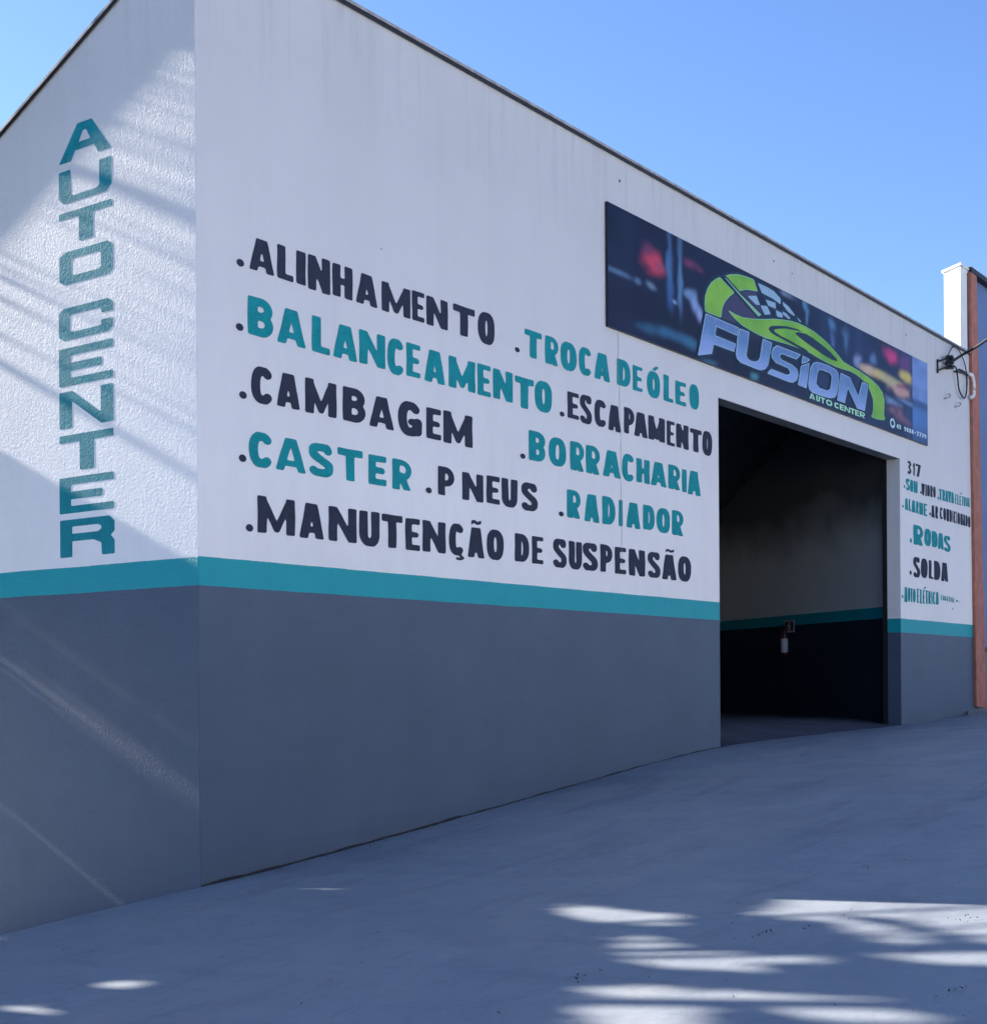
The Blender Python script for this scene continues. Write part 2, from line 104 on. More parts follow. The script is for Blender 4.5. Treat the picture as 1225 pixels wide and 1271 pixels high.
def mesh_obj(name, verts, faces, mat, parent=None, smooth=False, mats=None, idx=None):
    me = bpy.data.meshes.new(name)
    me.from_pydata([tuple(map(float, v)) for v in verts], [], faces)
    for m in (mats or [mat]): me.materials.append(m)
    if idx is not None: me.polygons.foreach_set('material_index', idx)
    if smooth: me.polygons.foreach_set('use_smooth', [True] * len(me.polygons))
    me.update()
    o = bpy.data.objects.new(name, me)
    COL.objects.link(o)
    if parent:
        o.parent = parent
        o.matrix_parent_inverse = Matrix.Translation(parent.matrix_world.translation if False else parent_origin(parent)).inverted()
    return o

def parent_origin(p):
    v = Vector(p.location)
    q = p
    while q.parent:
        break
    # children sit in world coordinates: undo the parent's own offset only (parents of parents are undone by their own inverse)
    return v

class MB:
    def __init__(s): s.v = []; s.f = []
    def poly(s, pts):
        n = len(s.v); s.v += [tuple(p) for p in pts]; s.f.append(tuple(range(n, n + len(pts))))
    def box(s, a, b):
        x0, y0, z0 = a; x1, y1, z1 = b; n = len(s.v)
        s.v += [(x0,y0,z0),(x1,y0,z0),(x1,y1,z0),(x0,y1,z0),(x0,y0,z1),(x1,y0,z1),(x1,y1,z1),(x0,y1,z1)]
        s.f += [tuple(n+i for i in q) for q in ((0,3,2,1),(4,5,6,7),(0,1,5,4),(1,2,6,5),(2,3,7,6),(3,0,4,7))]
    def tube(s, pts, r, n=8, caps=True):
        pts = [Vector(p) for p in pts]; rr = r if hasattr(r, '__len__') else [r] * len(pts)
        base = len(s.v); up = Vector((0, 0, 1))
        for i, p in enumerate(pts):
            d = (pts[min(i+1, len(pts)-1)] - pts[max(i-1, 0)]).normalized()
            a = d.cross(up)
            if a.length < 1e-3: a = d.cross(Vector((1, 0, 0)))
            a.normalize(); b = d.cross(a).normalized()
            for k in range(n):
                t = 2 * math.pi * k / n
                s.v.append(tuple(p + (a * math.cos(t) + b * math.sin(t)) * rr[i]))
        for i in range(len(pts) - 1):
            for k in range(n):
                s.f.append((base+i*n+k, base+i*n+(k+1) % n, base+(i+1)*n+(k+1) % n, base+(i+1)*n+k))
        if caps:
            s.f.append(tuple(base + k for k in range(n))[::-1])
            s.f.append(tuple(base + (len(pts)-1)*n + k for k in range(n)))
    def build(s, name, mat, parent=None, smooth=False):
        return mesh_obj(name, s.v, s.f, mat, parent, smooth)

def catmull(pts, k=6):
    pts = [Vector(p) for p in pts]; P = [pts[0]] + pts + [pts[-1]]; out = []
    for i in range(1, len(P) - 2):
        a, b, c, d = P[i-1], P[i], P[i+1], P[i+2]
        for j in range(k):
            t = j / k
            out.append(.5 * ((2*b) + (c-a)*t + (2*a-5*b+4*c-d)*t*t + (3*b-a-3*c+d)*t**3))
    out.append(pts[-1])
    return out

# ------------------------------------------------------------------ materials
class NT:
    def __init__(s, name, rough=.6, spec=.3):
        s.m = bpy.data.materials.new(name); s.m.use_nodes = True
        s.t = s.m.node_tree; s.b = s.t.nodes['Principled BSDF']
        s.b.inputs['Roughness'].default_value = rough
        s.b.inputs['Specular IOR Level'].default_value = spec
        s.co = s.t.nodes.new('ShaderNodeNewGeometry').outputs['Position']
    def n(s, typ, **kw):
        o = s.t.nodes.new(typ)
        for k, v in kw.items(): setattr(o, k, v)
        return o
    def l(s, a, b): s.t.links.new(a, b)
    def val(s, sock, v):
        if hasattr(v, 'is_linked') or hasattr(v, 'links'): s.l(v, sock)
        else: sock.default_value = v
    def math(s, op, a, b=0.0, c=None, clamp=False):
        o = s.n('ShaderNodeMath', operation=op, use_clamp=clamp)
        s.val(o.inputs[0], a); s.val(o.inputs[1], b)
        if c is not None: s.val(o.inputs[2], c)
        return o.outputs[0]
    def noise(s, scale, detail=4, rough=.55, vec=None, stretch=None, dist=0.0):
        v = vec or s.co
        if stretch:
            mp = s.n('ShaderNodeMapping'); mp.inputs['Scale'].default_value = stretch
            s.l(v, mp.inputs['Vector']); v = mp.outputs[0]
        o = s.n('ShaderNodeTexNoise'); s.l(v, o.inputs['Vector'])
        o.inputs['Scale'].default_value = scale; o.inputs['Detail'].default_value = detail
        o.inputs['Roughness'].default_value = rough; o.inputs['Distortion'].default_value = dist
        return o.outputs['Fac']
    def ramp(s, fac, a, b, lo=0.0, hi=1.0):
        o = s.n('ShaderNodeMapRange', clamp=True)
        s.val(o.inputs['Value'], fac)
        o.inputs['From Min'].default_value = a; o.inputs['From Max'].default_value = b
        o.inputs['To Min'].default_value = lo; o.inputs['To Max'].default_value = hi
        return o.outputs[0]
    def mix(s, fac, a, b, mode='MIX'):
        o = s.n('ShaderNodeMix', data_type='RGBA', blend_type=mode)
        s.val(o.inputs[0], fac)
        for sock, v in ((o.inputs[6], a), (o.inputs[7], b)):
            if isinstance(v, tuple): sock.default_value = (*v[:3], 1)
            else: s.l(v, sock)
        return o.outputs[2]
    def color(s, v):
        if isinstance(v, tuple): s.b.inputs['Base Color'].default_value = (*v[:3], 1)
        else: s.l(v, s.b.inputs['Base Color'])
    def bump(s, *pairs):
        prev = None
        for h, st, d in pairs:
            o = s.n('ShaderNodeBump'); o.inputs['Strength'].default_value = st; o.inputs['Distance'].default_value = d
            s.l(h, o.inputs['Height'])
            if prev: s.l(prev, o.inputs['Normal'])
            prev = o.outputs[0]
        s.l(prev, s.b.inputs['Normal'])

def plain(name, col, rough=.5, spec=.3, metal=0.0, var=.12, scale=8):
    t = NT(name, rough, spec)
    f = t.noise(scale, 5)
    t.color(t.mix(t.ramp(f, .3, .7), tuple(c * (1 - var) for c in col), tuple(min(1, c * (1 + var)) for c in col)))
    t.b.inputs['Metallic'].default_value = metal
    t.bump((t.noise(90, 3), .15, .002))
    return t.m

WHITE = (.88, .875, .86); TEAL = (.006, .34, .385); NAVY = (.070, .099, .152); DARK = (.028, .035, .060)

def plaster_bump(t, side=1.0):
    big = t.noise(2.2, 3, .5)
    trow = t.noise(14 if side < 1.5 else 21, 4, .6, dist=.6)
    grain = t.noise(75 if side < 1.5 else 48, 3, .7)
    t.bump((big, .25, .02), (trow, .15 * side, .006), (grain, .45 * side, .0035))

def wall_paint(name, z0, z1, dim=1.0, side=1.0, base_dirt=True, NAVY=NAVY):
    t = NT(name, .62, .25)
    sep = t.n('ShaderNodeSeparateXYZ'); t.l(t.co, sep.inputs[0]); z = sep.outputs[2]
    # hand-cut stripe edges wander by a few millimetres
    wob = t.math('MULTIPLY_ADD', t.noise(1.3, 3), .016, -.008)
    wob = t.math('ADD', wob, t.math('MULTIPLY_ADD', t.noise(22, 2), .006, -.003))
    zz = t.math('ADD', z, wob)
    top = t.math('GREATER_THAN', zz, z1); mid = t.math('GREATER_THAN', zz, z0)
    # white: water streaks, grey mixed in more towards the top, roller lap marks
    streak = t.noise(1.1, 6, .62, stretch=(2.2, 2.2, .16), dist=.7)
    cloud = t.noise(.55, 5, .6)
    fine = t.noise(9, 4, .6, stretch=(1, 1, .45))
    high = t.ramp(z, 3.2, 7.2)
    w = t.mix(t.math('MULTIPLY', t.ramp(streak, .42, .72), t.math('MULTIPLY_ADD', high, .22, .08)), tuple(c * dim for c in WHITE), (.52 * dim, .51 * dim, .52 * dim))
    w = t.mix(t.math('MULTIPLY', t.ramp(z, 3.0, 6.0), t.ramp(t.noise(.8, 4, .6), .2, .75, .70, .95)), w, (.56 * dim, .56 * dim, .56 * dim))
    drip = t.noise(5.5, 5, .65, stretch=(1.6, 1.6, .10), dist=.3)
    w = t.mix(t.math('MULTIPLY', t.ramp(z, 5.6, 6.8), t.ramp(drip, .5, .75, 0, .5)), w, (.36 * dim, .36 * dim, .36 * dim))
    w = t.mix(t.ramp(cloud, .35, .7, 0, .22), w, (.63 * dim, .625 * dim, .65 * dim))
    w = t.mix(t.ramp(fine, .4, .75, 0, .10), w, (.6, .6, .62))
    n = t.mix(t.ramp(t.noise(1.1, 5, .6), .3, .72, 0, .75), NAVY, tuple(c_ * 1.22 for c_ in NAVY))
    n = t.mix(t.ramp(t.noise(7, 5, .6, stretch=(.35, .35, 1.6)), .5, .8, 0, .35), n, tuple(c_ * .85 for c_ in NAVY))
    if base_dirt:
        zb = t.math('ADD', t.math('MULTIPLY', sep.outputs[0], -.052), z)
        n = t.mix(t.math('MULTIPLY', t.ramp(zb, .22, .0, 0, .6), t.ramp(t.noise(1.8, 5, .65), .35, .75)), n, (.066, .085, .125))
        n = t.mix(t.math('MULTIPLY', t.ramp(zb, .10, .0, 0, .5), t.ramp(t.noise(24, 4, .6), .58, .72)), n, (.16, .17, .19))
    tl = t.mix(t.ramp(t.noise(4, 5, .6), .3, .7, 0, .6), TEAL, (.010, .30, .36))
    if not base_dirt and dim < 1:      # inside: shade painted in, upper wall fading to dark grey
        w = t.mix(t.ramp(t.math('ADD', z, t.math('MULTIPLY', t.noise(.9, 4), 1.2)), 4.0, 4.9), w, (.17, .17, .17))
    t.color(t.mix(top, t.mix(mid, n, tl), w))
    t.l(t.ramp(top, 0, 1, .52, .66), t.b.inputs['Roughness'])
    plaster_bump(t, side)
    return t.m

def letter_paint(name, col, side=1.0):
    t = NT(name, .75, .18)
    f = t.ramp(t.noise(6, 5, .65), .3, .72)
    g = t.ramp(t.noise(38, 3, .6, stretch=(.5, .5, 1.8)), .42, .8, 0, .55)
    c = t.mix(f, tuple(v * .86 for v in col), tuple(v * 1.22 for v in col))
    t.color(t.mix(g, c, tuple(min(1, v * 1.5 + .006) for v in col)))
    plaster_bump(t, side)
    return t.m

M_FRONT = wall_paint('front_plaster', 2.115, 2.32, 1.0, .8)
M_SIDE = wall_paint('side_plaster', 2.115, 2.315, 1.0, 3.4, False)
M_IN = wall_paint('inner_plaster', 2.341, 2.512, .86, .6, False, (.02, .024, .045))  # same base paint made darker: indoor shade put into its colour
M_LD = letter_paint('dark_lettering', DARK, .8)
M_LT = letter_paint('teal_lettering', (.007, .25, .275), .8)
M_LTS = letter_paint('teal_side_lettering', (.010, .22, .26), 3.4)
M_CEM = plain('raw_cement', (.33, .33, .32), .85, .2, var=.2, scale=5)
M_FLASH = plain('weathered_flashing', (.40, .37, .34), .5, .4, .3, var=.3, scale=12)
M_DARKMETAL = plain('dark_steel', (.03, .028, .027), .45, .4, .4)
M_ROOF = plain('roof_sheet', (.10, .10, .11), .5, .4, .4, var=.2, scale=3)

# ------------------------------------------------------------------ painted shapes from distance fields
def seg_d(X, Y, a, b):
    ax, ay = a; bx, by = b; dx, dy = bx - ax, by - ay
    L = dx*dx + dy*dy + 1e-12
    t = np.clip(((X-ax)*dx + (Y-ay)*dy) / L, 0, 1)
    return np.hypot(X - ax - t*dx, Y - ay - t*dy)

def arc(cx, cy, rx, ry, a0, a1, n=12, p=2.0):
    out = []
    for i in range(n + 1):
        a = math.radians(a0 + (a1 - a0) * i / n); c, s_ = math.cos(a), math.sin(a)
        out.append((cx + rx * math.copysign(abs(c) ** (2/p), c), cy + ry * math.copysign(abs(s_) ** (2/p), s_)))
    return out

def glyph(ch, w, t):
    h = t / 2; hb = h * .86; H = []
    stem = lambda x: ([(x, -.2), (x, 1.2)], h)
    bar = lambda y, x0, x1, k=1: ([(x0, y), (x1, y)], hb * k)
    o = (lambda a0, a1: (arc(w/2, .5, max(w/2 - h, .01), .5 - hb, a0, a1, 22, 2.5), h * .97))
    if ch == 'A':
        x = lambda y: h + (w/2 - h*.35 - h) * y
        return [([(x(-.2), -.2), (x(1.2), 1.2)], h*.9), ([(w - x(-.2), -.2), (w - x(1.2), 1.2)], h*.9), bar(.25, x(.25), w - x(.25), .78)]
    if ch == 'B': return [stem(h), (([(h, 1-hb)] + arc(w*.5, (1.52-hb)/2, w*.46-h*.9, (.48-hb)/2, 90, -90) + [(h, .52)]), hb), (([(h, .52)] + arc(w*.5, (.52+hb)/2, w*.5-h, (.52-hb)/2, 90, -90) + [(h, hb)]), hb)]
    if ch == 'C': return [o(48, 312)]
    if ch == 'D': return [stem(h), ([(h, 1-hb)] + arc(w*.42, .5, w*.58-h, .5-hb, 90, -90, 16, 2.3) + [(h, hb)], h*.95)]
    if ch == 'E': return [stem(h), bar(1-hb, h, w+.2), bar(.5, h, w*.92-hb), bar(hb, h, w+.2)]
    if ch == 'F': return [stem(h), bar(1-hb, h, w+.2), bar(.5, h, w*.9)]
    if ch == 'G': return [o(48, 330), bar(.42, w*.56, w-h, .9), ([(w-h, .42), (w-h, .16)], h)]
    if ch == 'H': return [stem(h), stem(w-h), bar(.5, h, w-h)]
    if ch == 'I': return [([(w/2, -.2), (w/2, 1.2)], w/2)]
    if ch == 'L': return [([(h*1.15, -.2), (h*1.15, 1.2)], h*1.15), bar(hb, h, w+.2)]
    if ch == 'M': g_ = h * .86; return [stem(g_), stem(w-g_), ([(g_*.7, 1.08), (w/2, .14)], h*.68), ([(w-g_*.7, 1.08), (w/2, .14)], h*.68)]
    if ch == 'N': g_ = h * .88; return [stem(g_), stem(w-g_), ([(g_*.7, 1.08), (w-g_*.7, -.08)], h*.78)]
    if ch == 'O': return [o(0, 360)]
    if ch == 'P': return [stem(h), ([(h, 1-hb)] + arc(w*.45, (1.42-hb)/2, w*.55-h, (.58-hb)/2, 90, -90) + [(h, .42)], hb)]
    if ch == 'R': q_ = hb*.86; return [stem(h*.92), ([(h, 1-q_)] + arc(w*.48, (1.42-q_)/2, w*.52-h*.9, (.58-q_)/2, 90, -90) + [(h, .42)], q_), ([(w*.45, .46), (w-h*.9, -.12)], h*.92)]
    if ch == 'S': return [([tuple(p[:2]) for p in catmull([(w-h*1.2,.80,0),(w*.70,1-hb,0),(w*.38,1-hb,0),(h,.83,0),(h*1.05,.66,0),(w*.5,.505,0),(w-h*1.05,.36,0),(w-h,.19,0),(w*.62,hb,0),(w*.32,hb,0),(h*1.0,.17,0)], 4)], h*.95)]
    if ch == 'T': return [([(w/2, -.2), (w/2, 1)], h), bar(1-hb, -.2, w+.2)]
    if ch == 'U': return [([(h, 1.2), (h, .36)] + arc(w/2, .36, w/2-h, .36-hb, 180, 360, 14, 2.2) + [(w-h, .36), (w-h, 1.2)], h)]
    if ch == 'V': return [([(h*.8, 1.1), (w/2, .0)], h), ([(w-h*.8, 1.1), (w/2, .0)], h)]
    if ch == '1': return [([(w*.62, 1.2), (w*.5, -.2)], h), ([(w*.6, .95), (w*.15, .72)], h*.8)]
    if ch == '7': return [bar(1-hb, -.2, w+.2), ([(w-h, 1-hb), (w*.35, -.2)], h)]
    if ch == '3': return [([tuple(p[:2]) for p in catmull([(h,.86,0),(w*.5,1-hb,0),(w-h,.76,0),(w*.45,.54,0),(w-h,.28,0),(w*.45,hb,0),(h,.14,0)], 5)], h*.9)]
    if ch == '4': return [([(w*.7, -.2), (w*.7, 1.2)], h), ([(w*.6, 1), (h, .32)], hb*.8), bar(.3, h, w)]
    if ch == '8': return [(arc(w/2, .75, w/2-h, .25-hb*.8, 0, 360), hb*.9), (arc(w/2, .27, w/2-h, .27-hb*.9, 0, 360), hb*.9)]
    if ch == '9': return [(arc(w/2, .7, w/2-h, .3-hb, 0, 360), hb), ([(w-h, .7), (w-h, .4), (w*.4, 0)], hb)]
    if ch == '-': return [([(0, .5), (w, .5)], .09)]
    if ch == '~': return [([tuple(p[:2]) for p in catmull([(0,.3,0),(w*.28,.7,0),(w*.6,.35,0),(w,.75,0)], 4)], .33)]
    if ch == "'": return [([(w*.25, .1), (w*.8, .9)], w*.24)]
    if ch == ',': return [([tuple(p[:2]) for p in catmull([(w*.55,1.0,0),(w*.55,.65,0),(w*.8,.45,0),(w*.5,.2,0),(w*.1,.25,0)], 4)], .22)]
    return []

def contour_mesh(F, xs, ys, mapf, mb):
    """fill the region F < 0 of a grid with long strips inside and clipped cells at the rim"""
    ins = F < 0
    for j in range(len(ys) - 1):
        i = 0; n = len(xs) - 1
        full = ins[j, :-1] & ins[j, 1:] & ins[j+1, :-1] & ins[j+1, 1:]
        anyv = ins[j, :-1] | ins[j, 1:] | ins[j+1, :-1] | ins[j+1, 1:]
        while i < n:
            if full[i]:
                k = i
                while k < n and full[k]: k += 1
                mb.poly([mapf(xs[i], ys[j]), mapf(xs[k], ys[j]), mapf(xs[k], ys[j+1]), mapf(xs[i], ys[j+1])])
                i = k; continue
            if anyv[i]:
                c = [(i, j), (i+1, j), (i+1, j+1), (i, j+1)]; pts = []
                for a in range(4):
                    (i0, j0), (i1, j1) = c[a], c[(a+1) % 4]
                    f0, f1 = F[j0, i0], F[j1, i1]
                    if f0 < 0: pts.append((xs[i0], ys[j0]))
                    if (f0 < 0) != (f1 < 0):
                        t = f0 / (f0 - f1)
                        pts.append((xs[i0] + (xs[i1]-xs[i0])*t, ys[j0] + (ys[j1]-ys[j0])*t))
                if len(pts) >= 3: mb.poly([mapf(*p) for p in pts])
            i += 1

def add_glyph(mb, ch, s0, s1, z0, z1, asp, mapf, t=None, res=.034):
    w = max(asp, .12)
    if t is None: t = max(.10, min(.265, .37 * w + .015 + .02 * min(1, 2 * (z1 - z0) / .35), .14 + .175 * w))
    if ch == '.':
        n = 14
        mb.poly([mapf((s0+s1)/2 + (s1-s0)/2*math.cos(2*math.pi*k/n), (z0+z1)/2 + (z1-z0)/2*math.sin(2*math.pi*k/n)) for k in range(n)])
        return
    xs = np.arange(-res, w + 2*res, res); ys = np.arange(-res, 1 + 2*res, res)
    X, Y = np.meshgrid(xs, ys); F = np.full(X.shape, 9.0)
    for pts, r in glyph(ch, w, t):
        for a, b in zip(pts[:-1], pts[1:]): F = np.minimum(F, seg_d(X, Y, a, b) - r)
    F = np.maximum(F, np.maximum(np.maximum(-X, X - w), np.maximum(-Y, Y - 1)))
    # brush-rounded corners and a slightly unsteady edge
    K = F.copy(); K[1:-1, 1:-1] = (6*F[1:-1, 1:-1] + F[:-2, 1:-1] + F[2:, 1:-1] + F[1:-1, :-2] + F[1:-1, 2:]) / 10
    ph = random.uniform(0, 9)
    K += .006 * np.sin(X*9 + ph) * np.sin(Y*7 + ph*2)
    contour_mesh(K, xs, ys, lambda x, y: mapf(s0 + x / w * (s1 - s0), z0 + y * (z1 - z0)), mb)

def poly_sdf(X, Y, loops):
    D = np.full(X.shape, 1e9); inside = np.zeros(X.shape, bool)
    for L in loops:
        n = len(L)
        for k in range(n):
            a, b = L[k], L[(k+1) % n]
            D = np.minimum(D, seg_d(X, Y, a, b))
            if a[1] != b[1]:
                cond = ((a[1] > Y) != (b[1] > Y)) & (X < (b[0]-a[0]) * (Y-a[1]) / (b[1]-a[1]) + a[0])
                inside ^= cond
    return np.where(inside, -D, D)

ST = .55     # print is read at a slant: measure outline widths in these squeezed metres
def shape_mesh(groups, offset, mapf, res=.018, mb=None):
    """groups: list of loop lists (each even-odd filled), united and grown by offset"""
    mb = mb or MB()
    G = [[[(x * ST, y) for x, y in L] for L in g] for g in groups]
    allp = [p for g in G for L in g for p in L]
    x0 = min(p[0] for p in allp) - offset - 2*res; x1 = max(p[0] for p in allp) + offset + 2*res
    y0 = min(p[1] for p in allp) - offset - 2*res; y1 = max(p[1] for p in allp) + offset + 2*res
    xs = np.arange(x0, x1 + res, res); ys = np.arange(y0, y1 + res, res)
    X, Y = np.meshgrid(xs, ys); F = np.full(X.shape, 9.0)
    for g in G: F = np.minimum(F, poly_sdf(X, Y, g))
    contour_mesh(F - offset, xs, ys, lambda x, y: mapf(x / ST, y), mb)
    return mb

# ------------------------------------------------------------------ ground
GX = [-60, -6, -3, 0, 1.3, 2.86, 4.47, 6.07, 7.85, 10, 13.6, 17, 30, 80]
GZ = [-1.2, -.42, -.2, 0, .095, .24, .387, .535, .672, .715, .752, .84, 1.15, 1.6]
def ground_z(x, y):
    z = float(np.interp(x, GX, GZ))
    # smooth the knots a little
    z = (z + float(np.interp(x - .5, GX, GZ)) + float(np.interp(x + .5, GX, GZ))) / 3
    if y > 0: z -= min(.245 * y, .9 + .02 * y) if x < 1 else 0
    z += .0605 * max(0, min(14, -y))
    if y < -16: z -= min((-16 - y) * .03, .6)
    z += .012 * math.sin(x * .9 + y * .4) * math.sin(y * .8) * min(1, max(0, -y))
    return z

def lines(a, b, fine0, fine1, step):
    v = [a]
    x = a
    while x < fine0 - 1e-6:
        x = min(fine0, x + max(step, (fine0 - x) * .22)); v.append(x)
    while x < fine1 - 1e-6:
        x = min(fine1, x + step); v.append(x)
    st = step
    while x < b - 1e-6:
        st *= 1.35; x = min(b, x + st); v.append(x)
    return v
gx = sorted(set([round(v, 4) for v in lines(-500, 500, -10, 20, .25)] + [-.012, 17.0]))
gy = sorted(set([round(v, 4) for v in lines(-500, 500, -12, 3, .25)] + [-.014, 14.0]))
gx = [v for v in gx if not (v != -.012 and abs(v + .012) < .06)]
gy = [v for v in gy if not (v != -.014 and abs(v + .014) < .06)]
gv = []; gf = []
for y in gy:
    for x in gx:
        dx = dy = 0
        if y == -.014 and -.5 < x < 17: dy = -.022 * abs(math.sin(x * 3.1) * math.sin(x * 1.3 + 1)) - (.012 if x < 4.5 else .002)
        if x == -.012 and 0 < y < 12: dx = -.008 * abs(math.sin(y * 4.3))
        gv.append((x + dx, y + dy, ground_z(x, y)))
nx = len(gx)
for j in range(len(gy) - 1):
    for i in range(nx - 1):
        cx, cy = (gx[i] + gx[i+1]) / 2, (gy[j] + gy[j+1]) / 2
        if -.012 < cx < 17 and -.014 < cy < 14: continue
        gf.append((j*nx+i, j*nx+i+1, (j+1)*nx+i+1, (j+1)*nx+i))
t = NT('painted_concrete', .6, .3)
c = t.mix(t.ramp(t.noise(.45, 6, .62), .32, .7), (.235, .262, .295), (.305, .322, .34))
c = t.mix(t.ramp(t.noise(2.1, 6, .65, dist=.8), .48, .72, 0, .45), c, (.205, .222, .265))
c = t.mix(t.ramp(t.noise(1.1, 5, .6, stretch=(.5, 1.6, 1)), .56, .74, 0, .4), c, (.37, .37, .38))
c = t.mix(t.ramp(t.noise(.33, 6, .7, dist=1.2), .5, .66, 0, .6), c, (.33, .325, .32))
c = t.mix(t.ramp(t.noise(1.5, 7, .7, stretch=(1.6, .4, 1), dist=.5), .52, .7, 0, .5), c, (.18, .20, .235))
c = t.mix(t.ramp(t.noise(5, 6, .7, dist=1.5), .54, .68, 0, .45), c, (.19, .195, .21))
c = t.mix(t.ramp(t.noise(.9, 7, .72, stretch=(.35, 1.5, 1), dist=1.0), .54, .64, 0, .5), c, (.165, .18, .21))
c = t.mix(t.ramp(t.noise(11, 5, .75, dist=.8), .60, .70, 0, .55), c, (.36, .36, .355))
c = t.mix(t.ramp(t.noise(26, 4, .7), .60, .70, 0, .5), c, (.15, .155, .175))
c = t.mix(t.ramp(t.noise(120, 2, .6), .62, .74, 0, .4), c, (.42, .42, .42))
wv = t.n('ShaderNodeVectorMath', operation='ADD'); wn_ = t.n('ShaderNodeTexNoise'); wn_.inputs['Scale'].default_value = 1.7; wn_.inputs['Detail'].default_value = 6
t.l(t.co, wn_.inputs['Vector']); t.l(t.co, wv.inputs[0]); t.l(wn_.outputs['Color'], wv.inputs[1])
vc = t.n('ShaderNodeTexVoronoi', feature='DISTANCE_TO_EDGE'); vc.inputs['Scale'].default_value = .33; t.l(wv.outputs[0], vc.inputs['Vector'])
vor = t.n('ShaderNodeTexVoronoi'); vor.inputs['Scale'].default_value = 2.3; t.l(t.co, vor.inputs['Vector'])
spot = t.math('MULTIPLY', t.ramp(vor.outputs['Distance'], .055, .02), t.ramp(t.noise(55, 3, .7), .5, .58))
c = t.mix(spot, c, (.03, .028, .03))
t.color(c)
t.l(t.ramp(t.noise(1.4, 4), .3, .7, .45, .72), t.b.inputs['Roughness'])
t.bump((t.noise(1.6, 4), .35, .03), (t.noise(17, 4), .25, .006), (t.noise(95, 3, .7), .35, .003))
M_GROUND = t.m
g = mesh_obj('ground', gv, gf, M_GROUND, smooth=True)
tag(g, 'sloping grey-blue painted concrete forecourt in front of the workshop', None, None, 'structure')

# ------------------------------------------------------------------ workshop building
bld = empty('workshop_building', (0, 0, 0), 'white workshop with teal stripe and slate-blue base, tall doorway and painted service list', 'building')
TOP = 6.80; BOT = -1.6
OX0, OX1, OZ = 7.87, 13.61, 4.67; WT = .2
def xz(y, pts): return [(x, y, z) for x, z in pts]
fw = MB()
ch = .006
# outer face in vertical bays so the opening is a real hole
for (a, b, z0, z1) in ((ch, OX0, BOT, OZ), (OX1, 17, BOT, OZ), (ch, OX0, OZ, TOP), (OX0, OX1, OZ, TOP), (OX1, 17, OZ, TOP)):
    fw.poly([(a, 0, z0), (b, 0, z0), (b, 0, z1), (a, 0, z1)])
for (a, b, z0, z1) in ((0, OX0, BOT, OZ), (OX1, 17, BOT, OZ), (0, OX0, OZ, TOP), (OX0, OX1, OZ, TOP), (OX1, 17, OZ, TOP)):
    fw.poly([(b, WT, z0), (a, WT, z0), (a, WT, z1), (b, WT, z1)])
fw.poly([(ch, 0, BOT), (ch, 0, TOP), (0, ch, TOP), (0, ch, BOT)])
fw.poly([(0, ch, BOT), (0, ch, TOP), (0, WT, TOP), (0, WT, BOT)])
fw.poly([(17, 0, BOT), (17, WT, BOT), (17, WT, TOP), (17, 0, TOP)])
fw.poly([(0, ch, TOP), (ch, 0, TOP), (17, 0, TOP), (17, WT, TOP), (0, WT, TOP)])
fw.poly([(OX0, 0, BOT), (OX0, WT, BOT), (OX0, WT, OZ), (OX0, 0, OZ)])
fw.poly([(OX1, 0, BOT), (OX1, 0, OZ), (OX1, WT, OZ), (OX1, WT, BOT)])
front = fw.build('front_wall', M_FRONT, bld)
front.data.materials.append(M_SIDE)
for p_ in front.data.polygons:
    if p_.normal.x < -.9 and p_.center.x < .01 or .5 < -p_.normal.x < .9: p_.material_index = 1
sof = MB(); sof.poly([(OX0, .003, OZ - .003), (OX1, .003, OZ - .003), (OX1, WT - .003, OZ - .003), (OX0, WT - .003, OZ - .003)])
sof.build('lintel_soffit', M_CEM, bld)

SL = .468
def roof_z(y): return max(6.86 - SL * y, 4.3)
sw = MB()
ys_ = [WT, 5.47, 14.0]
def side_prism(x0, x1, ys, top, mat, name, parent=bld):
    m = MB()
    for a, b in zip(ys[:-1], ys[1:]):
        for x, o in ((x0, 1), (x1, -1)):
            q = [(x, a, BOT), (x, a, top(a)), (x, b, top(b)), (x, b, BOT)]
            m.poly(q if o == 1 else q[::-1])
        m.poly([(x0, a, top(a)), (x1, a, top(a)), (x1, b, top(b)), (x0, b, top(b))])
    for y in (ys[0], ys[-1]):
        m.poly([(x0, y, BOT), (x1, y, BOT), (x1, y, top(y)), (x0, y, top(y))])
    return m.build(name, mat, parent)
stop = lambda y: 6.86 - .006 - SL * y if y < 5.47 else 4.3
side = side_prism(0, .2, ys_, stop, M_SIDE, 'side_wall')
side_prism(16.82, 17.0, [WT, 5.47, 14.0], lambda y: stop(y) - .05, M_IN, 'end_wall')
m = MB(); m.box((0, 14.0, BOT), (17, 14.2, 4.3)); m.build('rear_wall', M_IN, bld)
# skewed inner wall seen through the doorway
A = Vector((13.7, WT + .001, 0)); B = Vector((16.8, 4.58, 0)); n_ = (B - A).normalized(); pn = Vector((n_.y, -n_.x, 0)) * .12
m = MB()
for a_, b_ in ((A, B),):
    P = [a_, b_, b_ + pn, a_ + pn]
    zt = [roof_z(p.y) - .16 for p in P]
    lo = [(p.x, max(p.y, WT + .002), .3) for p in P]; hi = [(p.x, max(p.y, WT + .002), z) for p, z in zip(P, zt)]
    for k in range(4):
        k2 = (k + 1) % 4
        m.poly([lo[k], lo[k2], hi[k2], hi[k]])
m.build('skewed_inner_wall', M_IN, bld)
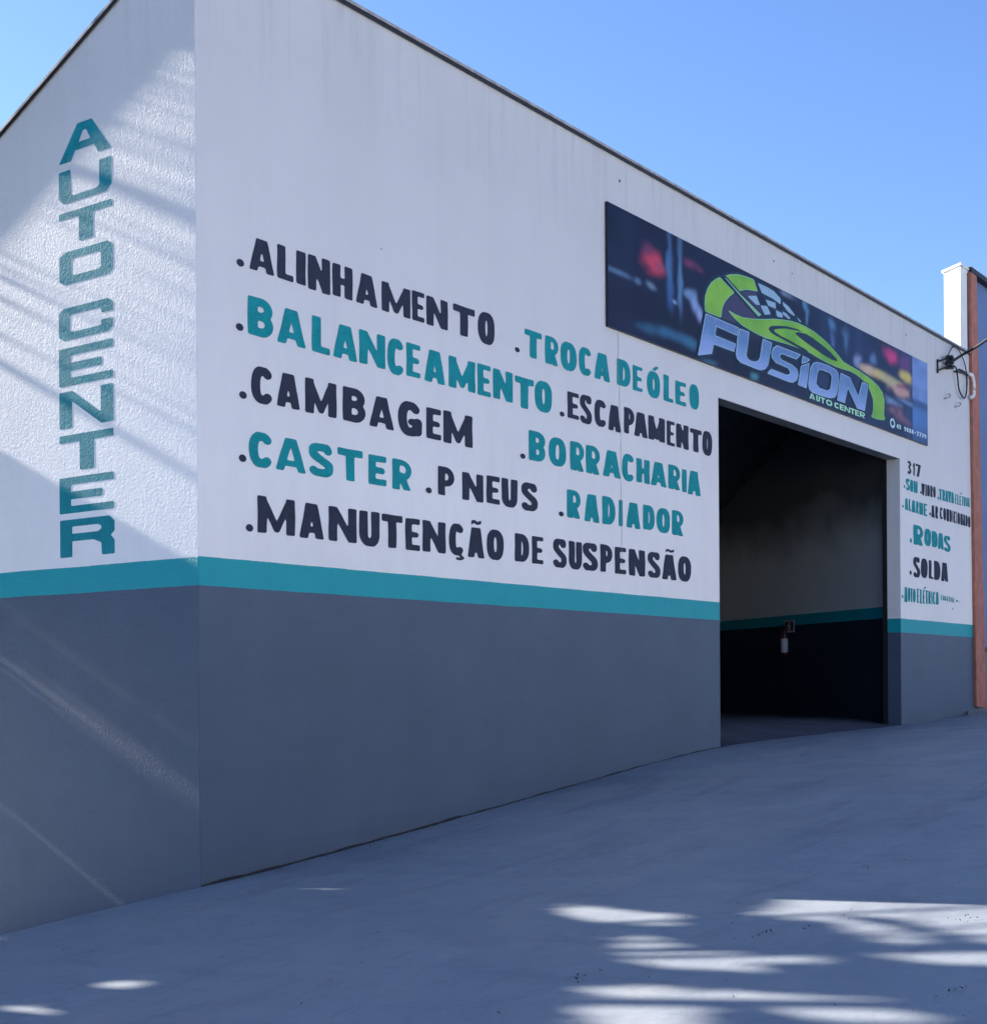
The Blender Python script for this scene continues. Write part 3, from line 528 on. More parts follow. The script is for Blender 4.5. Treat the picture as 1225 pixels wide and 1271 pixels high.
# roof sheets
m = MB()
for (y0, y1) in ((WT + .002, 5.47), (5.47, 14.1)):
    za, zb = roof_z(y0) - .15, roof_z(y1) - .15
    n = len(m.v)
    m.v += [(.201, y0, za), (16.819, y0, za), (16.819, y1, zb), (.201, y1, zb), (.201, y0, za+.06), (16.819, y0, za+.06), (16.819, y1, zb+.06), (.201, y1, zb+.06)]
    m.f += [tuple(n+i for i in q) for q in ((0,3,2,1),(4,5,6,7),(0,1,5,4),(2,3,7,6))]
m.build('roof', M_ROOF, bld)
# inner floor with a short ramp at the threshold
fv = []; ff = []; fxs = list(np.linspace(.2, 16.82, 60)); fys = [0.0, .1, .2, .35, .6, .9, 1.3, 2, 5, 9, 14]
for y in fys:
    for x in fxs:
        k = min(1, max(0, (y - .0) / 1.3)); k = k*k*(3-2*k)
        zz = ground_z(x, -.01) * (1-k) + .83 * k - (.0 if OX0 - .2 < x < OX1 + .3 or y > .3 else .1)
        fv.append((x, y if y > 0 else -.0139, zz if y > 0 else ground_z(x, -.014)))
for j in range(len(fys) - 1):
    for i in range(len(fxs) - 1):
        if j < 2 and not (fxs[i+1] > OX0 - .3 and fxs[i] < OX1 + .3): continue
        ff.append((j*60+i, j*60+i+1, (j+1)*60+i+1, (j+1)*60+i))
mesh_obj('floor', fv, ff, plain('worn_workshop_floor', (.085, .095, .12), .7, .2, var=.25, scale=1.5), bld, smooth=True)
# dirty joint where the wall meets the concrete
m = MB(); xs_ = np.arange(0.01, 7.87, .05)
for a_, b_ in zip(xs_[:-1], xs_[1:]):
    ha, hb_ = [.001 + .009 * abs(math.sin(x * 2.3 + 1) * math.sin(x * 7.1)) + (.006 if x < 3 else 0) for x in (a_, b_)]
    ga, gb = ground_z(a_, -.014), ground_z(b_, -.014)
    m.poly([(a_, -.0025, ga - .05), (b_, -.0025, gb - .05), (b_, -.0025, gb + hb_), (a_, -.0025, ga + ha)])
m.build('base_joint', plain('joint_dirt', (.03, .034, .045), .9, .1, var=.4, scale=20), front)
# metal flashings on the parapet and along the sloping side
m = MB()
m.box((-.022, -.035, TOP - .005), (17.0, .24, TOP + .022))
m.build('parapet_flashing', M_FLASH, bld)
m = MB(); m.box((-.019, -.028, TOP - .03), (17.0, -.022, TOP - .0055))
m.build('shadow_lip', M_DARKMETAL, bld)  # dark lip whose colour carries the shadow line under the flashing
mtop = MB(); m2 = MB()
for a, b in ((.242, 5.47), (5.472, 14.0)):
    za, zb = stop(a), stop(b)
    for m, (xa, xb, da, db) in ((mtop, (-.022, .24, .002, .025)), (m2, (-.019, -.014, -.028, .001))):
        n = len(m.v)
        m.v += [(xa,a,za+da),(xb,a,za+da),(xb,b,zb+da),(xa,b,zb+da),(xa,a,za+db),(xb,a,za+db),(xb,b,zb+db),(xa,b,zb+db)]
        m.f += [tuple(n+i for i in q) for q in ((0,3,2,1),(4,5,6,7),(0,1,5,4),(1,2,6,5),(2,3,7,6),(3,0,4,7))]
mtop.build('side_flashing', M_FLASH, bld); m2.build('shadow_lip', M_DARKMETAL, bld)
# roller-door guide inside the right jamb
m = MB(); m.box((13.60, .205, .72), (13.66, .27, 4.6)); m.build('door_rail', M_DARKMETAL, bld)
m = MB(); m.box((7.80, .205, .62), (7.868, .27, 4.6)); m.build('door_rail', M_DARKMETAL, bld)

# lettering on the street wall: one mesh per painted word
for name, col, L in WORDS:
    m = MB()
    for it in L: add_glyph(m, *it, mapf=lambda s, z: (s, -.003, z))
    o = m.build('painted_word' if name != '.' else 'painted_dot', M_LD if col == 'd' else M_LT, front)
    if name != '.': o['label'] = ('dark blue' if col == 'd' else 'teal') + ' painted word ' + name
# vertical squared lettering on the side wall (outlines read along +u towards the corner)
SQ = {
 'A': [[(0,0),(.36,1),(.64,1),(1,0),(.76,0),(.68,.26),(.32,.26),(.24,0)], [(.39,.47),(.61,.47),(.53,.76),(.47,.76)]],
 'U': [[(0,1),(0,.18),(.10,0),(.90,0),(1,.18),(1,1),(.77,1),(.77,.27),(.71,.2),(.28,.2),(.23,.27),(.23,1)]],
 'T': [[(0,1),(0,.79),(.38,.79),(.38,0),(.65,0),(.65,.79),(1,.79),(1,1)]],
 'O': [[(0,.14),(.09,0),(.91,0),(1,.14),(1,.86),(.91,1),(.09,1),(0,.86)], [(.23,.3),(.27,.24),(.73,.24),(.78,.3),(.78,.7),(.73,.76),(.27,.76),(.23,.7)]],
 'C': [[(0,.14),(.09,0),(.91,0),(1,.14),(1,.4),(.79,.4),(.79,.27),(.76,.23),(.25,.23),(.21,.28),(.21,.72),(.25,.77),(.76,.77),(.79,.72),(.79,.6),(1,.6),(1,.86),(.91,1),(.09,1),(0,.86)]],
 'E': [[(0,0),(1,0),(1,.2),(.22,.2),(.22,.385),(.8,.385),(.8,.6),(.22,.6),(.22,.79),(1,.79),(1,1),(0,1)]],
 'N': [[(0,0),(.24,0),(.24,.72),(.78,.0),(1,0),(1,1),(.77,1),(.77,.30),(.25,1),(0,1)]],
 'R': [[(0,0),(.23,0),(.23,.42),(.62,.42),(.76,.32),(.77,0),(1,0),(1,.36),(.93,.49),(1,.6),(1,.86),(.91,1),(0,1)], [(.23,.62),(.7,.62),(.76,.68),(.76,.76),(.7,.81),(.23,.81)]],
}
for word, part_ in (('AUTO', SIDE_LETTERS[:4]), ('CENTER', SIDE_LETTERS[4:])):
    m = MB()
    for chh, y0, y1, z0, z1 in part_:
        loops = SQ[chh]; res = .02
        xs = np.arange(-res, 1 + 2*res, res); ys = np.arange(-2*res, 1 + 3*res, res*1.6); X, Y = np.meshgrid(xs, ys)
        F = poly_sdf(X, Y, loops)
        contour_mesh(F, xs, ys, lambda u, v: (-.0005, y0 + u * (y1 - y0), z0 + v * (z1 - z0)), m)
    o = m.build('painted_word', M_LTS, side); o['label'] = 'teal painted word ' + word + ' running down the wall'
# hairline crack below the sign and a few old screw holes
m = MB()
pts = [(5.66, 4.98), (5.675, 4.8), (5.66, 4.62), (5.69, 4.4), (5.685, 4.2), (5.71, 4.0), (5.70, 3.5), (5.72, 3.1), (5.71, 2.6)]
for a, b in zip(pts[:-1], pts[1:]): m.poly([(a[0], -.0035, a[1]), (a[0]+.006, -.0035, a[1]), (b[0]+.006, -.0035, b[1]), (b[0], -.0035, b[1])])
m.build('hairline_crack', plain('crack_grey', (.34, .34, .36), .8, .2), front)
m = MB()
for s, z, r in ((5.72, 6.55, .02), (9.36, 6.58, .018), (9.9, 6.55, .014), (13.9, 6.55, .02), (15.9, 2.55, .02), (1.98, 4.95, .008)):
    m = MB(); m.poly([(s + r*math.cos(k*.9), -.0035, z + r*.8*math.sin(k*.9)) for k in range(7)])
    m.build('old_screw_hole', M_DARKMETAL, front)

# ------------------------------------------------------------------ signboard
sgn = empty('signboard', (5.4, 0, 5.0), 'long dark printed sign above the doorway with green car swoosh and silver lettering', 'sign')
SX0, SX1, SZ0, SZ1 = BOARD
YB = -.033
m = MB(); m.box((SX0, YB + .0015, SZ0), (SX1, -.004, SZ1)); m.build('backing_board', plain('board_edge', (.012, .014, .03), .4, .4), sgn)
nxp, nzp = 420, 90
xs = np.linspace(SX0 + .004, SX1 - .004, nxp); zs = np.linspace(SZ0 + .004, SZ1 - .004, nzp)
X, Zz = np.meshgrid(xs, zs)
def vnoise(scale_x, scale_z, seed):
    r = np.random.default_rng(seed); gxn = int((SX1-SX0)*scale_x)+3; gzn = int((SZ1-SZ0)*scale_z)+3
    a = r.random((gzn, gxn)); u = (X - SX0)*scale_x; v = (Zz - SZ0)*scale_z
    i = u.astype(int); j = v.astype(int); fu = u-i; fv_ = v-j; fu = fu*fu*(3-2*fu); fv_ = fv_*fv_*(3-2*fv_)
    return (a[j,i]*(1-fu)+a[j,i+1]*fu)*(1-fv_)+(a[j+1,i]*(1-fu)+a[j+1,i+1]*fu)*fv_
n1, n2, n3 = vnoise(1.5, 3, 1), vnoise(5, 9, 2), vnoise(2.6, 1.4, 5)
img = np.zeros(X.shape + (3,)); img[:] = (.010, .018, .062)
tR = np.clip((X - 9) / 3.5, 0, 1)[..., None]
img = img * (1 - tR) + np.array((.018, .045, .14)) * tR
img *= (.45 + .5 * n1)[..., None]
img += (np.clip(n3 - .62, 0, 1) * .22)[..., None] * np.array((.25, .5, 1.0)) * (.25 + .75 * tR)
for s, z, rx, rz, c_, st in LOGO['blobs']:
    d = np.hypot((X - s + (n2 - .5) * rx * 1.1) / (rx * 1.2), (Zz - z + (n1 - .5) * rz * 1.0) / (rz * 1.2))
    k = (np.clip(1.25 - d * .85, 0, 1) ** 1.3 * st)[..., None]; k = k*k*(3-2*k)
    img = img * (1 - k) + np.array(c_) * k
sx = LOGO['strip'][0]; k = np.clip((X - sx) / .04, 0, 1)[..., None]
zt = (Zz - LOGO['darkband'])
stripc = np.where((zt > .06)[..., None], np.array((.24, .38, .78)) * (.75 + .3*n2)[..., None], np.array((.09, .23, .55)) * (.7 + .5 * n1)[..., None])
band = np.exp(-(zt / .06) ** 2)[..., None]
stripc = stripc * (1 - band * .8) + np.array((.04, .09, .22)) * band * .8
low = np.clip(1 - (Zz - SZ0) / .3, 0, 1)[..., None]; stripc = stripc * (1 - .55 * low)
img = img * (1 - k) + stripc * k
me = bpy.data.meshes.new('printed_picture')
idx = np.arange(nxp * nzp).reshape(nzp, nxp)
faces = np.stack([idx[:-1,:-1], idx[:-1,1:], idx[1:,1:], idx[1:,:-1]], -1).reshape(-1, 4)
me.from_pydata(np.stack([X.ravel(), np.full(X.size, YB), Zz.ravel()], 1).tolist(), [], faces.tolist())
img = np.clip(img * .85, 0, 1)
ca = me.color_attributes.new('print', 'FLOAT_COLOR', 'POINT')
ca.data.foreach_set('color', np.concatenate([np.clip(img, 0, 1).reshape(-1, 3), np.ones((X.size, 1))], 1).ravel())
t = NT('printed_banner', .5, .15)
at = t.n('ShaderNodeAttribute', attribute_name='print')
t.color(t.mix(t.ramp(t.noise(60, 2), .3, .7, 0, .12), at.outputs['Color'], (.03, .05, .12)))
t.bump((t.noise(1.2, 2), .3, .01))
me.materials.append(t.m)
o = bpy.data.objects.new('printed_picture', me); COL.objects.link(o); o.parent = sgn
o.matrix_parent_inverse = Matrix.Translation(sgn.location).inverted()

def flat(name, col, rough=.38, emis=None):
    t = NT(name, .5, .15); t.color(t.mix(t.ramp(t.noise(25, 3), .3, .7), tuple(c*.9 for c in col), tuple(c*1.1 for c in col))); return t.m
M_PNAVY = flat('print_dark_navy', (.012, .035, .075)); M_PRIM = flat('print_pale_rim', (.33, .50, .66))
M_GREENRIM = flat('print_green_rim', (.26, .52, .33)); M_PALE = flat('print_pale', (.30, .46, .60)); M_DISC = flat('print_dusk', (.055, .055, .12))
t = NT('print_green', .5, .15)
t.color(t.mix(t.ramp(t.noise(1.6, 3), .35, .65), (.15, .42, .055), (.26, .55, .07))); M_GREEN = t.m
t = NT('print_chrome', .5, .2)
sp = t.n('ShaderNodeSeparateXYZ'); t.l(t.co, sp.inputs[0])
cr = t.n('ShaderNodeValToRGB'); e = cr.color_ramp.elements
e[0].position = 0; e[0].color = (.34, .46, .78, 1); e[1].position = 1; e[1].color = (.12, .18, .42, 1)
for p_, c_ in ((.2, (.26, .38, .70, 1)), (.5, (.10, .24, .46, 1)), (.75, (.12, .20, .44, 1))):
    x = e.new(p_); x.color = c_
t.l(t.ramp(t.math('ADD', sp.outputs[2], t.math('MULTIPLY', t.noise(3, 3, stretch=(1, 1, 6)), .14)), 5.15, 5.78), cr.inputs[0])
t.color(t.mix(t.ramp(t.noise(40, 3, .6, stretch=(1, 1, .2)), .4, .7, 0, .4), cr.outputs[0], (.28, .40, .66))); M_CHROME = t.m
lay = lambda d: (lambda s, z: (s, YB - d, z))
lets = [LOGO['letters'][k] for k in 'FUSION']
single = lambda L: [[l_] for l_ in L]
green = [[LOGO['arch_left']], [LOGO['arch_right']], [LOGO['car']]]
backing = green + single(LOGO['checks']) + [[LOGO['disc']]] + [(g_ if k in 'O' else None) or g_ for k, g_ in zip('FUSION', lets) if k != 'I'] + single(LOGO['letters']['I'])
shape_mesh(backing, .028, lay(.0012), .02).build('logo_backing', M_PNAVY, sgn)
shape_mesh([[LOGO['disc']]], -.002, lay(.0022)).build('logo_disc', M_DISC, sgn)
for nm, key in (('green_arch', 'arch_left'), ('green_arch', 'arch_right'), ('green_car_swoosh', 'car')):
    o = shape_mesh([[LOGO[key]]], 0, lay(.0032)).build(nm, M_GREENRIM, sgn)
    shape_mesh([[LOGO[key]]], -.009, lay(.0042)).build('green_fill', M_GREEN, o)
shape_mesh([[LOGO['hook']]], 0, lay(.0054), .012).build('car_outline', M_PNAVY, sgn)
shape_mesh([[LOGO['window']]], .004, lay(.0054), .012).build('car_window', M_PNAVY, sgn)
shape_mesh([[LOGO['pole']]], .022, lay(.0052), .012).build('flag_pole_outline', M_PNAVY, sgn)  # dark printed line around the pole
shape_mesh([[LOGO['pole']]], -.001, lay(.0062), .01).build('flag_pole', M_GREENRIM, sgn)
for c_ in LOGO['checks']: shape_mesh([[c_]], 0, lay(.0052), .012).build('flag_check', M_PALE, sgn)
for k in 'FUSION':
    grp = single(LOGO['letters'][k]) if k == 'I' else [LOGO['letters'][k]]
    shape_mesh(grp, .014, lay(.0058), .014).build('letter_outline', M_PNAVY, sgn)  # dark printed outline of the letter
    o = shape_mesh(grp, 0, lay(.0072), .012).build('silver_letter', M_PRIM, sgn); o['label'] = 'silver letter ' + k
    shape_mesh(grp, -.0105, lay(.0084), .012).build('silver_fill', M_CHROME, o)
m = MB()
for it in LOGO['auto_center']: add_glyph(m, it[0], it[1], it[2], it[3], it[4], it[5], mapf=lay(.0075), t=.26, res=.05)
o = m.build('sign_text', flat('print_mint', (.42, .78, .55)), sgn); o['label'] = 'small mint words AUTO CENTER'
m = MB()
for it in LOGO['phone']: add_glyph(m, it[0], it[1], it[2], it[3], it[4], it[5], mapf=lay(.004), t=.24, res=.06)
o = m.build('phone_number', flat('print_white', (.55, .72, .78)), sgn)
ix, iz = LOGO['icon'][0]; m = MB(); f_ = lay(.004)
for r0, r1 in ((.045, .085),):
    for k in range(16):
        a0, a1 = 2*math.pi*k/16, 2*math.pi*(k+1)/16
        q = [f_(ix + 1.2*r1*math.cos(a0), iz + r1*.85*math.sin(a0)), f_(ix + 1.2*r1*math.cos(a1), iz + r1*.85*math.sin(a1))]
        q += [f_(ix + 1.2*r0*math.cos(a1), iz + r0*.85*math.sin(a1)), f_(ix + 1.2*r0*math.cos(a0), iz + r0*.85*math.sin(a0))] if r0 else [f_(ix, iz)]
        m.poly(q)
m.build('phone_icon', bpy.data.materials['print_white'], sgn)

# ------------------------------------------------------------------ things inside the doorway
def on_inner(u_, off):     # distance along the skewed wall, distance out from it
    p = A + n_ * u_ - pn.normalized() * off
    return p
uc = (Vector((15.375, 2.567, 0)) - A).length
M_RED = plain('extinguisher_red', (.05, .008, .010), .3, .5); M_LAB = plain('pale_label', (.42, .45, .52), .5, .3)
M_BLACK = plain('black_rubber', (.015, .015, .016), .5, .3)
ext = empty('fire_extinguisher', on_inner(uc, .1) + Vector((0, 0, 1.82)), 'red fire extinguisher hanging on the dark inner wall under its sign', 'fire extinguisher')
def lathe(prof, c, n=20):
    m = MB(); 
    for r_, z in prof:
        for k in range(n): m.v.append((c.x + r_*math.cos(2*math.pi*k/n), c.y + r_*math.sin(2*math.pi*k/n), z))
    for i in range(len(prof)-1):
        for k in range(n): m.f.append((i*n+k, i*n+(k+1) % n, (i+1)*n+(k+1) % n, (i+1)*n+k))
    return m
ce = on_inner(uc, .1); z0 = 1.83
lathe([(0, z0), (.055, z0), (.060, z0+.015), (.060, z0+.33), (.05, z0+.38), (.035, z0+.43), (.022, z0+.44), (.022, z0+.47), (0, z0+.47)], ce).build('cylinder', M_RED, ext, True)
lathe([(.0612, z0+.06), (.0612, z0+.29)], ce).build('label', M_LAB, ext, True)
m = MB(); m.box((ce.x-.02, ce.y-.02, z0+.465), (ce.x+.02, ce.y+.02, z0+.51)); m.box((ce.x-.09, ce.y-.012, z0+.51), (ce.x+.03, ce.y+.012, z0+.525)); m.box((ce.x-.08, ce.y-.01, z0+.482), (ce.x-.02, ce.y+.01, z0+.492))
m.build('valve', M_BLACK, ext)
m = MB(); m.tube(catmull([(ce.x+.02, ce.y, z0+.49), (ce.x+.08, ce.y-.05, z0+.45), (ce.x+.085, ce.y-.06, z0+.25), (ce.x+.07, ce.y-.05, z0+.08)]), .009, 6); m.build('hose', M_BLACK, ext, True)
m = MB(); p0 = on_inner(uc, .002); m.box((p0.x-.02, p0.y-.02, z0+.3), (p0.x+.02, p0.y+.02, z0+.33)); m.build('wall_hook', M_DARKMETAL, ext)
sg = empty('extinguisher_sign', on_inner(uc, .01) + Vector((0, 0, 2.33)), 'small square red sign with pale border and extinguisher symbol on the inner wall stripe', 'sign')
def inner_quad(mb, u0, u1, z0_, z1_, off):
    a_, b_ = on_inner(u0, off), on_inner(u1, off)
    mb.poly([(a_.x, a_.y, z0_), (b_.x, b_.y, z0_), (b_.x, b_.y, z1_), (a_.x, a_.y, z1_)])
def inner_slab(name, u0, u1, z0_, z1_, o0, o1, mat, par):
    m = MB(); a, b, c_, d = on_inner(u0, o0), on_inner(u1, o0), on_inner(u1, o1), on_inner(u0, o1)
    n = len(m.v); m.v += [(p.x, p.y, z0_) for p in (a, b, c_, d)] + [(p.x, p.y, z1_) for p in (a, b, c_, d)]
    m.f += [(0,3,2,1),(4,5,6,7),(0,1,5,4),(1,2,6,5),(2,3,7,6),(3,0,4,7)]
    return m.build(name, mat, par)
inner_slab('plate', uc-.17, uc+.17, 2.225, 2.43, .002, .008, M_LAB, sg)
inner_slab('red_field', uc-.14, uc+.14, 2.25, 2.405, .008, .0095, M_RED, sg)
m = MB()
inner_quad(m, uc-.045, uc+.045, 2.26, 2.35, .0105); inner_quad(m, uc-.025, uc+.025, 2.35, 2.375, .0105); inner_quad(m, uc-.055, uc+.03, 2.375, 2.388, .0105)
m.build('extinguisher_symbol', M_LAB, sg)

# ------------------------------------------------------------------ neighbouring building at the right
nb = empty('neighbour_building', (17, 0, .84), 'blue-grey neighbouring building with brick-red pilaster and tall white pillar', 'building')
t = NT('blue_grey_wall', .6, .3)
sp = t.n('ShaderNodeSeparateXYZ'); t.l(t.co, sp.inputs[0])
c = t.mix(t.ramp(t.noise(.8, 5, .6), .3, .7), (.10, .17, .33), (.14, .21, .38))
c = t.mix(t.math('GREATER_THAN', 1.9, sp.outputs[2]), c, (.16, .17, .18))
t.color(c); t.bump((t.noise(30, 4), .3, .004)); M_NB = t.m
M_BRICK = plain('brick_red_paint', (.40, .15, .10), .65, .25, var=.2, scale=6)
M_PILL = plain('white_pillar_paint', (.78, .77, .74), .7, .2, var=.06, scale=3)
m = MB(); m.box((17.003, .06, -.5), (34, .30, 8.134)); m.build('wall', M_NB, nb)
m = MB(); m.box((17.003, .301, -.5), (34, 4.4, 5.6)); m.build('rear_building', M_NB, nb)
# white pillar rising behind the parapet
m = MB(); PQ = [(16.40, .006), (16.74, .006), (16.99, .355), (16.65, .355)]
def prism(m, Q, z0, z1):
    n = len(m.v); k = len(Q); m.v += [(x, y, z0) for x, y in Q] + [(x, y, z1) for x, y in Q]
    m.f.append(tuple(range(n + k - 1, n - 1, -1))); m.f.append(tuple(range(n + k, n + 2*k)))
    for i in range(k): m.f.append((n+i, n+(i+1) % k, n+k+(i+1) % k, n+k+i))
prism(m, PQ, TOP + .026, 8.16); m.build('white_pillar', M_PILL, nb)   # follows the skewed plot line
m = MB(); prism(m, [(16.35, -.02), (16.775, -.02), (17.06, .39), (16.63, .39)], 8.16, 8.195); m.build('pillar_cap', M_PILL, nb)
# slightly leaning pilaster strip, foot stopping short of the ground
m = MB()
P0 = [(16.752, 8.12), (17.15, 8.12), (17.16, 6.9), (17.0, 6.7)]
def slab_quad(m, pts_lo, pts_hi, y0, y1):
    (xa, za), (xb, zb) = pts_lo; (xc, zc), (xd, zd) = pts_hi
    n = len(m.v)
    m.v += [(xa,y0,za),(xb,y0,zb),(xb,y1,zb),(xa,y1,za),(xc,y0,zc),(xd,y0,zd),(xd,y1,zd),(xc,y1,zc)]
    m.f += [tuple(n+i for i in q) for q in ((0,3,2,1),(4,5,6,7),(0,1,5,4),(1,2,6,5),(2,3,7,6),(3,0,4,7))]
slab_quad(m, ((16.93, .97), (17.42, .93)), ((16.76, 8.13), (17.07, 8.13)), -.05, -.004)
m.build('red_pilaster', M_BRICK, nb)
m = MB(); m.box((16.78, -.06, 8.135), (34.2, -.002, 8.215)); m.box((17.1, .0, 8.135), (34.2, .36, 8.215)); m.build('roof_coping', M_BLACK, nb)
m = MB(); m.box((16.78, -.05, 8.217), (34.2, -.004, 8.235)); m.box((17.1, 0, 8.217), (34.2, .34, 8.235)); m.build('coping_sheet', plain('pale_sheet', (.6, .6, .6), .4, .4, .2), nb)
m = MB(); m.box((17.45, .0, 1.9), (34, .058, 1.96)); m.build('wall_ledge', M_BLACK, nb)
# low step at the foot of the neighbour's wall
m = MB(); zt_ = .86; m.box((16.55, -.55, .5), (24, -.02, .90)); st_ = m.build('entrance_step', M_GROUND, None)
tag(st_, 'low concrete step at the foot of the neighbouring blue-grey wall', 'step')

# ------------------------------------------------------------------ service bracket and cables
br = empty('cable_bracket', (15.3, 0, 6.3), 'black iron cable bracket with insulator near the right end of the parapet', 'bracket')
m = MB()
for a, b in (((15.22, -.02, 6.38), (15.50, -.09, 6.48)), ((15.22, -.02, 6.24), (15.50, -.09, 6.35)), ((15.22, -.02, 6.20), (15.22, -.02, 6.42)), ((15.47, -.085, 6.30), (15.47, -.085, 6.52))):
    m.tube([a, b], .014, 6)
m.build('iron_frame', M_BLACK, br)
m = MB()
for k in range(3):
    m.tube([(15.56, -.09, 6.32 + k*.075), (15.56, -.09, 6.37 + k*.075)], [.075, .06], 12)
m.build('insulator', M_BLACK, br)
def cable(name, pts, r, mat, label, k=8):
    m = MB(); m.tube(catmull(pts, k), r, 6); o = m.build(name, mat, None, True)
    return tag(o, label, 'cable')
cable('service_cable', CABLE_MAIN, .022, M_BLACK, 'thick black service cable running from the bracket out towards the street')
cable('drip_loop', [(15.55, -.06, 6.50), (15.75, -.05, 6.66), (15.98, -.03, 6.76), (16.2, -.03, 6.74), (16.42, -.04, 6.6), (16.55, -.04, 6.42)], .009, M_BLACK, 'thin black wire arching just under the parapet edge')
cable('hanging_cable', [(15.62, -.06, 6.40), (15.98, -.05, 6.42), (16.06, -.05, 6.3), (16.15, -.05, 6.08), (16.38, -.05, 5.99), (16.5, -.05, 6.10), (16.56, -.04, 6.30), (16.5, -.04, 6.42), (16.2, -.03, 6.43)], .013, M_BLACK, 'black cable hanging in a loop below the bracket')
cable('stub_cable', [(16.0, -.03, 6.36), (16.2, -.03, 6.39), (16.44, -.04, 6.41), (16.62, -.04, 6.40)], .016, M_BLACK, 'short thick black cable stub beside the corner')
m = MB(); m.tube(catmull([(16.60, -.05, 6.42), (16.76, -.06, 6.42), (16.84, -.06, 6.32), (16.84, -.06, 6.12), (16.72, -.05, 6.05)], 6), .03, 10)
tag(m.build('conduit_bend', M_PILL, None, True), 'curved white conduit elbow on the corner beside the red pilaster', 'pipe')
for k, (s, z, lb) in enumerate(((15.55, 5.86, 'small rusty wall hook nearest the sign'), (16.05, 5.80, 'small rusty wall hook nearest the red pilaster'))):
    m = MB(); m.tube(catmull([(s, -.0, z), (s, -.05, z), (s + .09, -.06, z + .03), (s + .13, -.06, z + .08), (s + .05, -.06, z + .07)], 5), .010, 6)
    tag(m.build('wall_hook', M_FLASH, None, True), lb, 'hook', 'rusty hooks below the cable bracket')

# ------------------------------------------------------------------ unseen houses added behind the camera to bounce warm sunlight
M_TILE = plain('unseen_house_tile', (.38, .16, .09), .8, .2, var=.25, scale=2)
M_GLASS = plain('unseen_house_glass', (.03, .035, .04), .1, .5)
def house(x0, x1, y, h, col, label):
    gz = ground_z((x0 + x1) / 2, y)
    hs = empty('unseen_house', ((x0 + x1) / 2, y, gz), label, 'house', 'unseen houses added for bounce light')
    mw = plain('unseen_house_paint', col, .8, .2, var=.08, scale=1)
    m = MB(); m.box((x0, y - 8, gz - 1.5), (x1, y, gz + h)); m.build('wall', mw, hs)
    m = MB(); zc = gz + h
    A_ = [(x0 - .4, y + .4, zc + .02), (x1 + .4, y + .4, zc + .02), (x1 + .4, y - 8.4, zc + .02), (x0 - .4, y - 8.4, zc + .02)]
    r0, r1 = (x0 + 2, y - 4, zc + 1.7), (x1 - 2, y - 4, zc + 1.7)
    for q in ([A_[0], A_[1], r1, r0], [A_[1], A_[2], r1], [A_[2], A_[3], r0, r1], [A_[3], A_[0], r0], A_[::-1]): m.poly(q)
    m.build('roof', M_TILE, hs)
    w_ = (x1 - x0)
    for fx in (.18, .78):
        cx = x0 + w_ * fx
        m = MB(); m.box((cx - .7, y + .002, gz + 1.0), (cx + .7, y + .05, gz + 2.2)); f_ = m.build('window', M_PILL, hs)
        m = MB(); m.box((cx - .6, y + .052, gz + 1.1), (cx - .03, y + .06, gz + 2.1)); m.build('pane', M_GLASS, f_)
        m = MB(); m.box((cx + .03, y + .052, gz + 1.1), (cx + .6, y + .06, gz + 2.1)); m.build('pane', M_GLASS, f_)
    cx = x0 + w_ * .48
    m = MB(); m.box((cx - .45, y + .002, gz), (cx + .45, y + .04, gz + 2.1)); m.build('unseen_house_door', M_BARKD, hs)
M_BARKD = plain('wooden_door', (.2, .1, .05), .6, .3)
house(-26, -13, -20.5, 4.2, (.72, .69, .60), 'added unseen cream house across the street at the lower end')
house(-12, 2, -20.0, 5.6, (.74, .72, .64), 'added unseen tall sand-coloured house across the street facing the corner')
house(3, 17, -20.5, 5.2, (.74, .71, .61), 'added unseen pale yellow house across the street facing the doorway')
house(18, 32, -20.0, 4.6, (.72, .67, .58), 'added unseen low tan house across the street at the upper end')

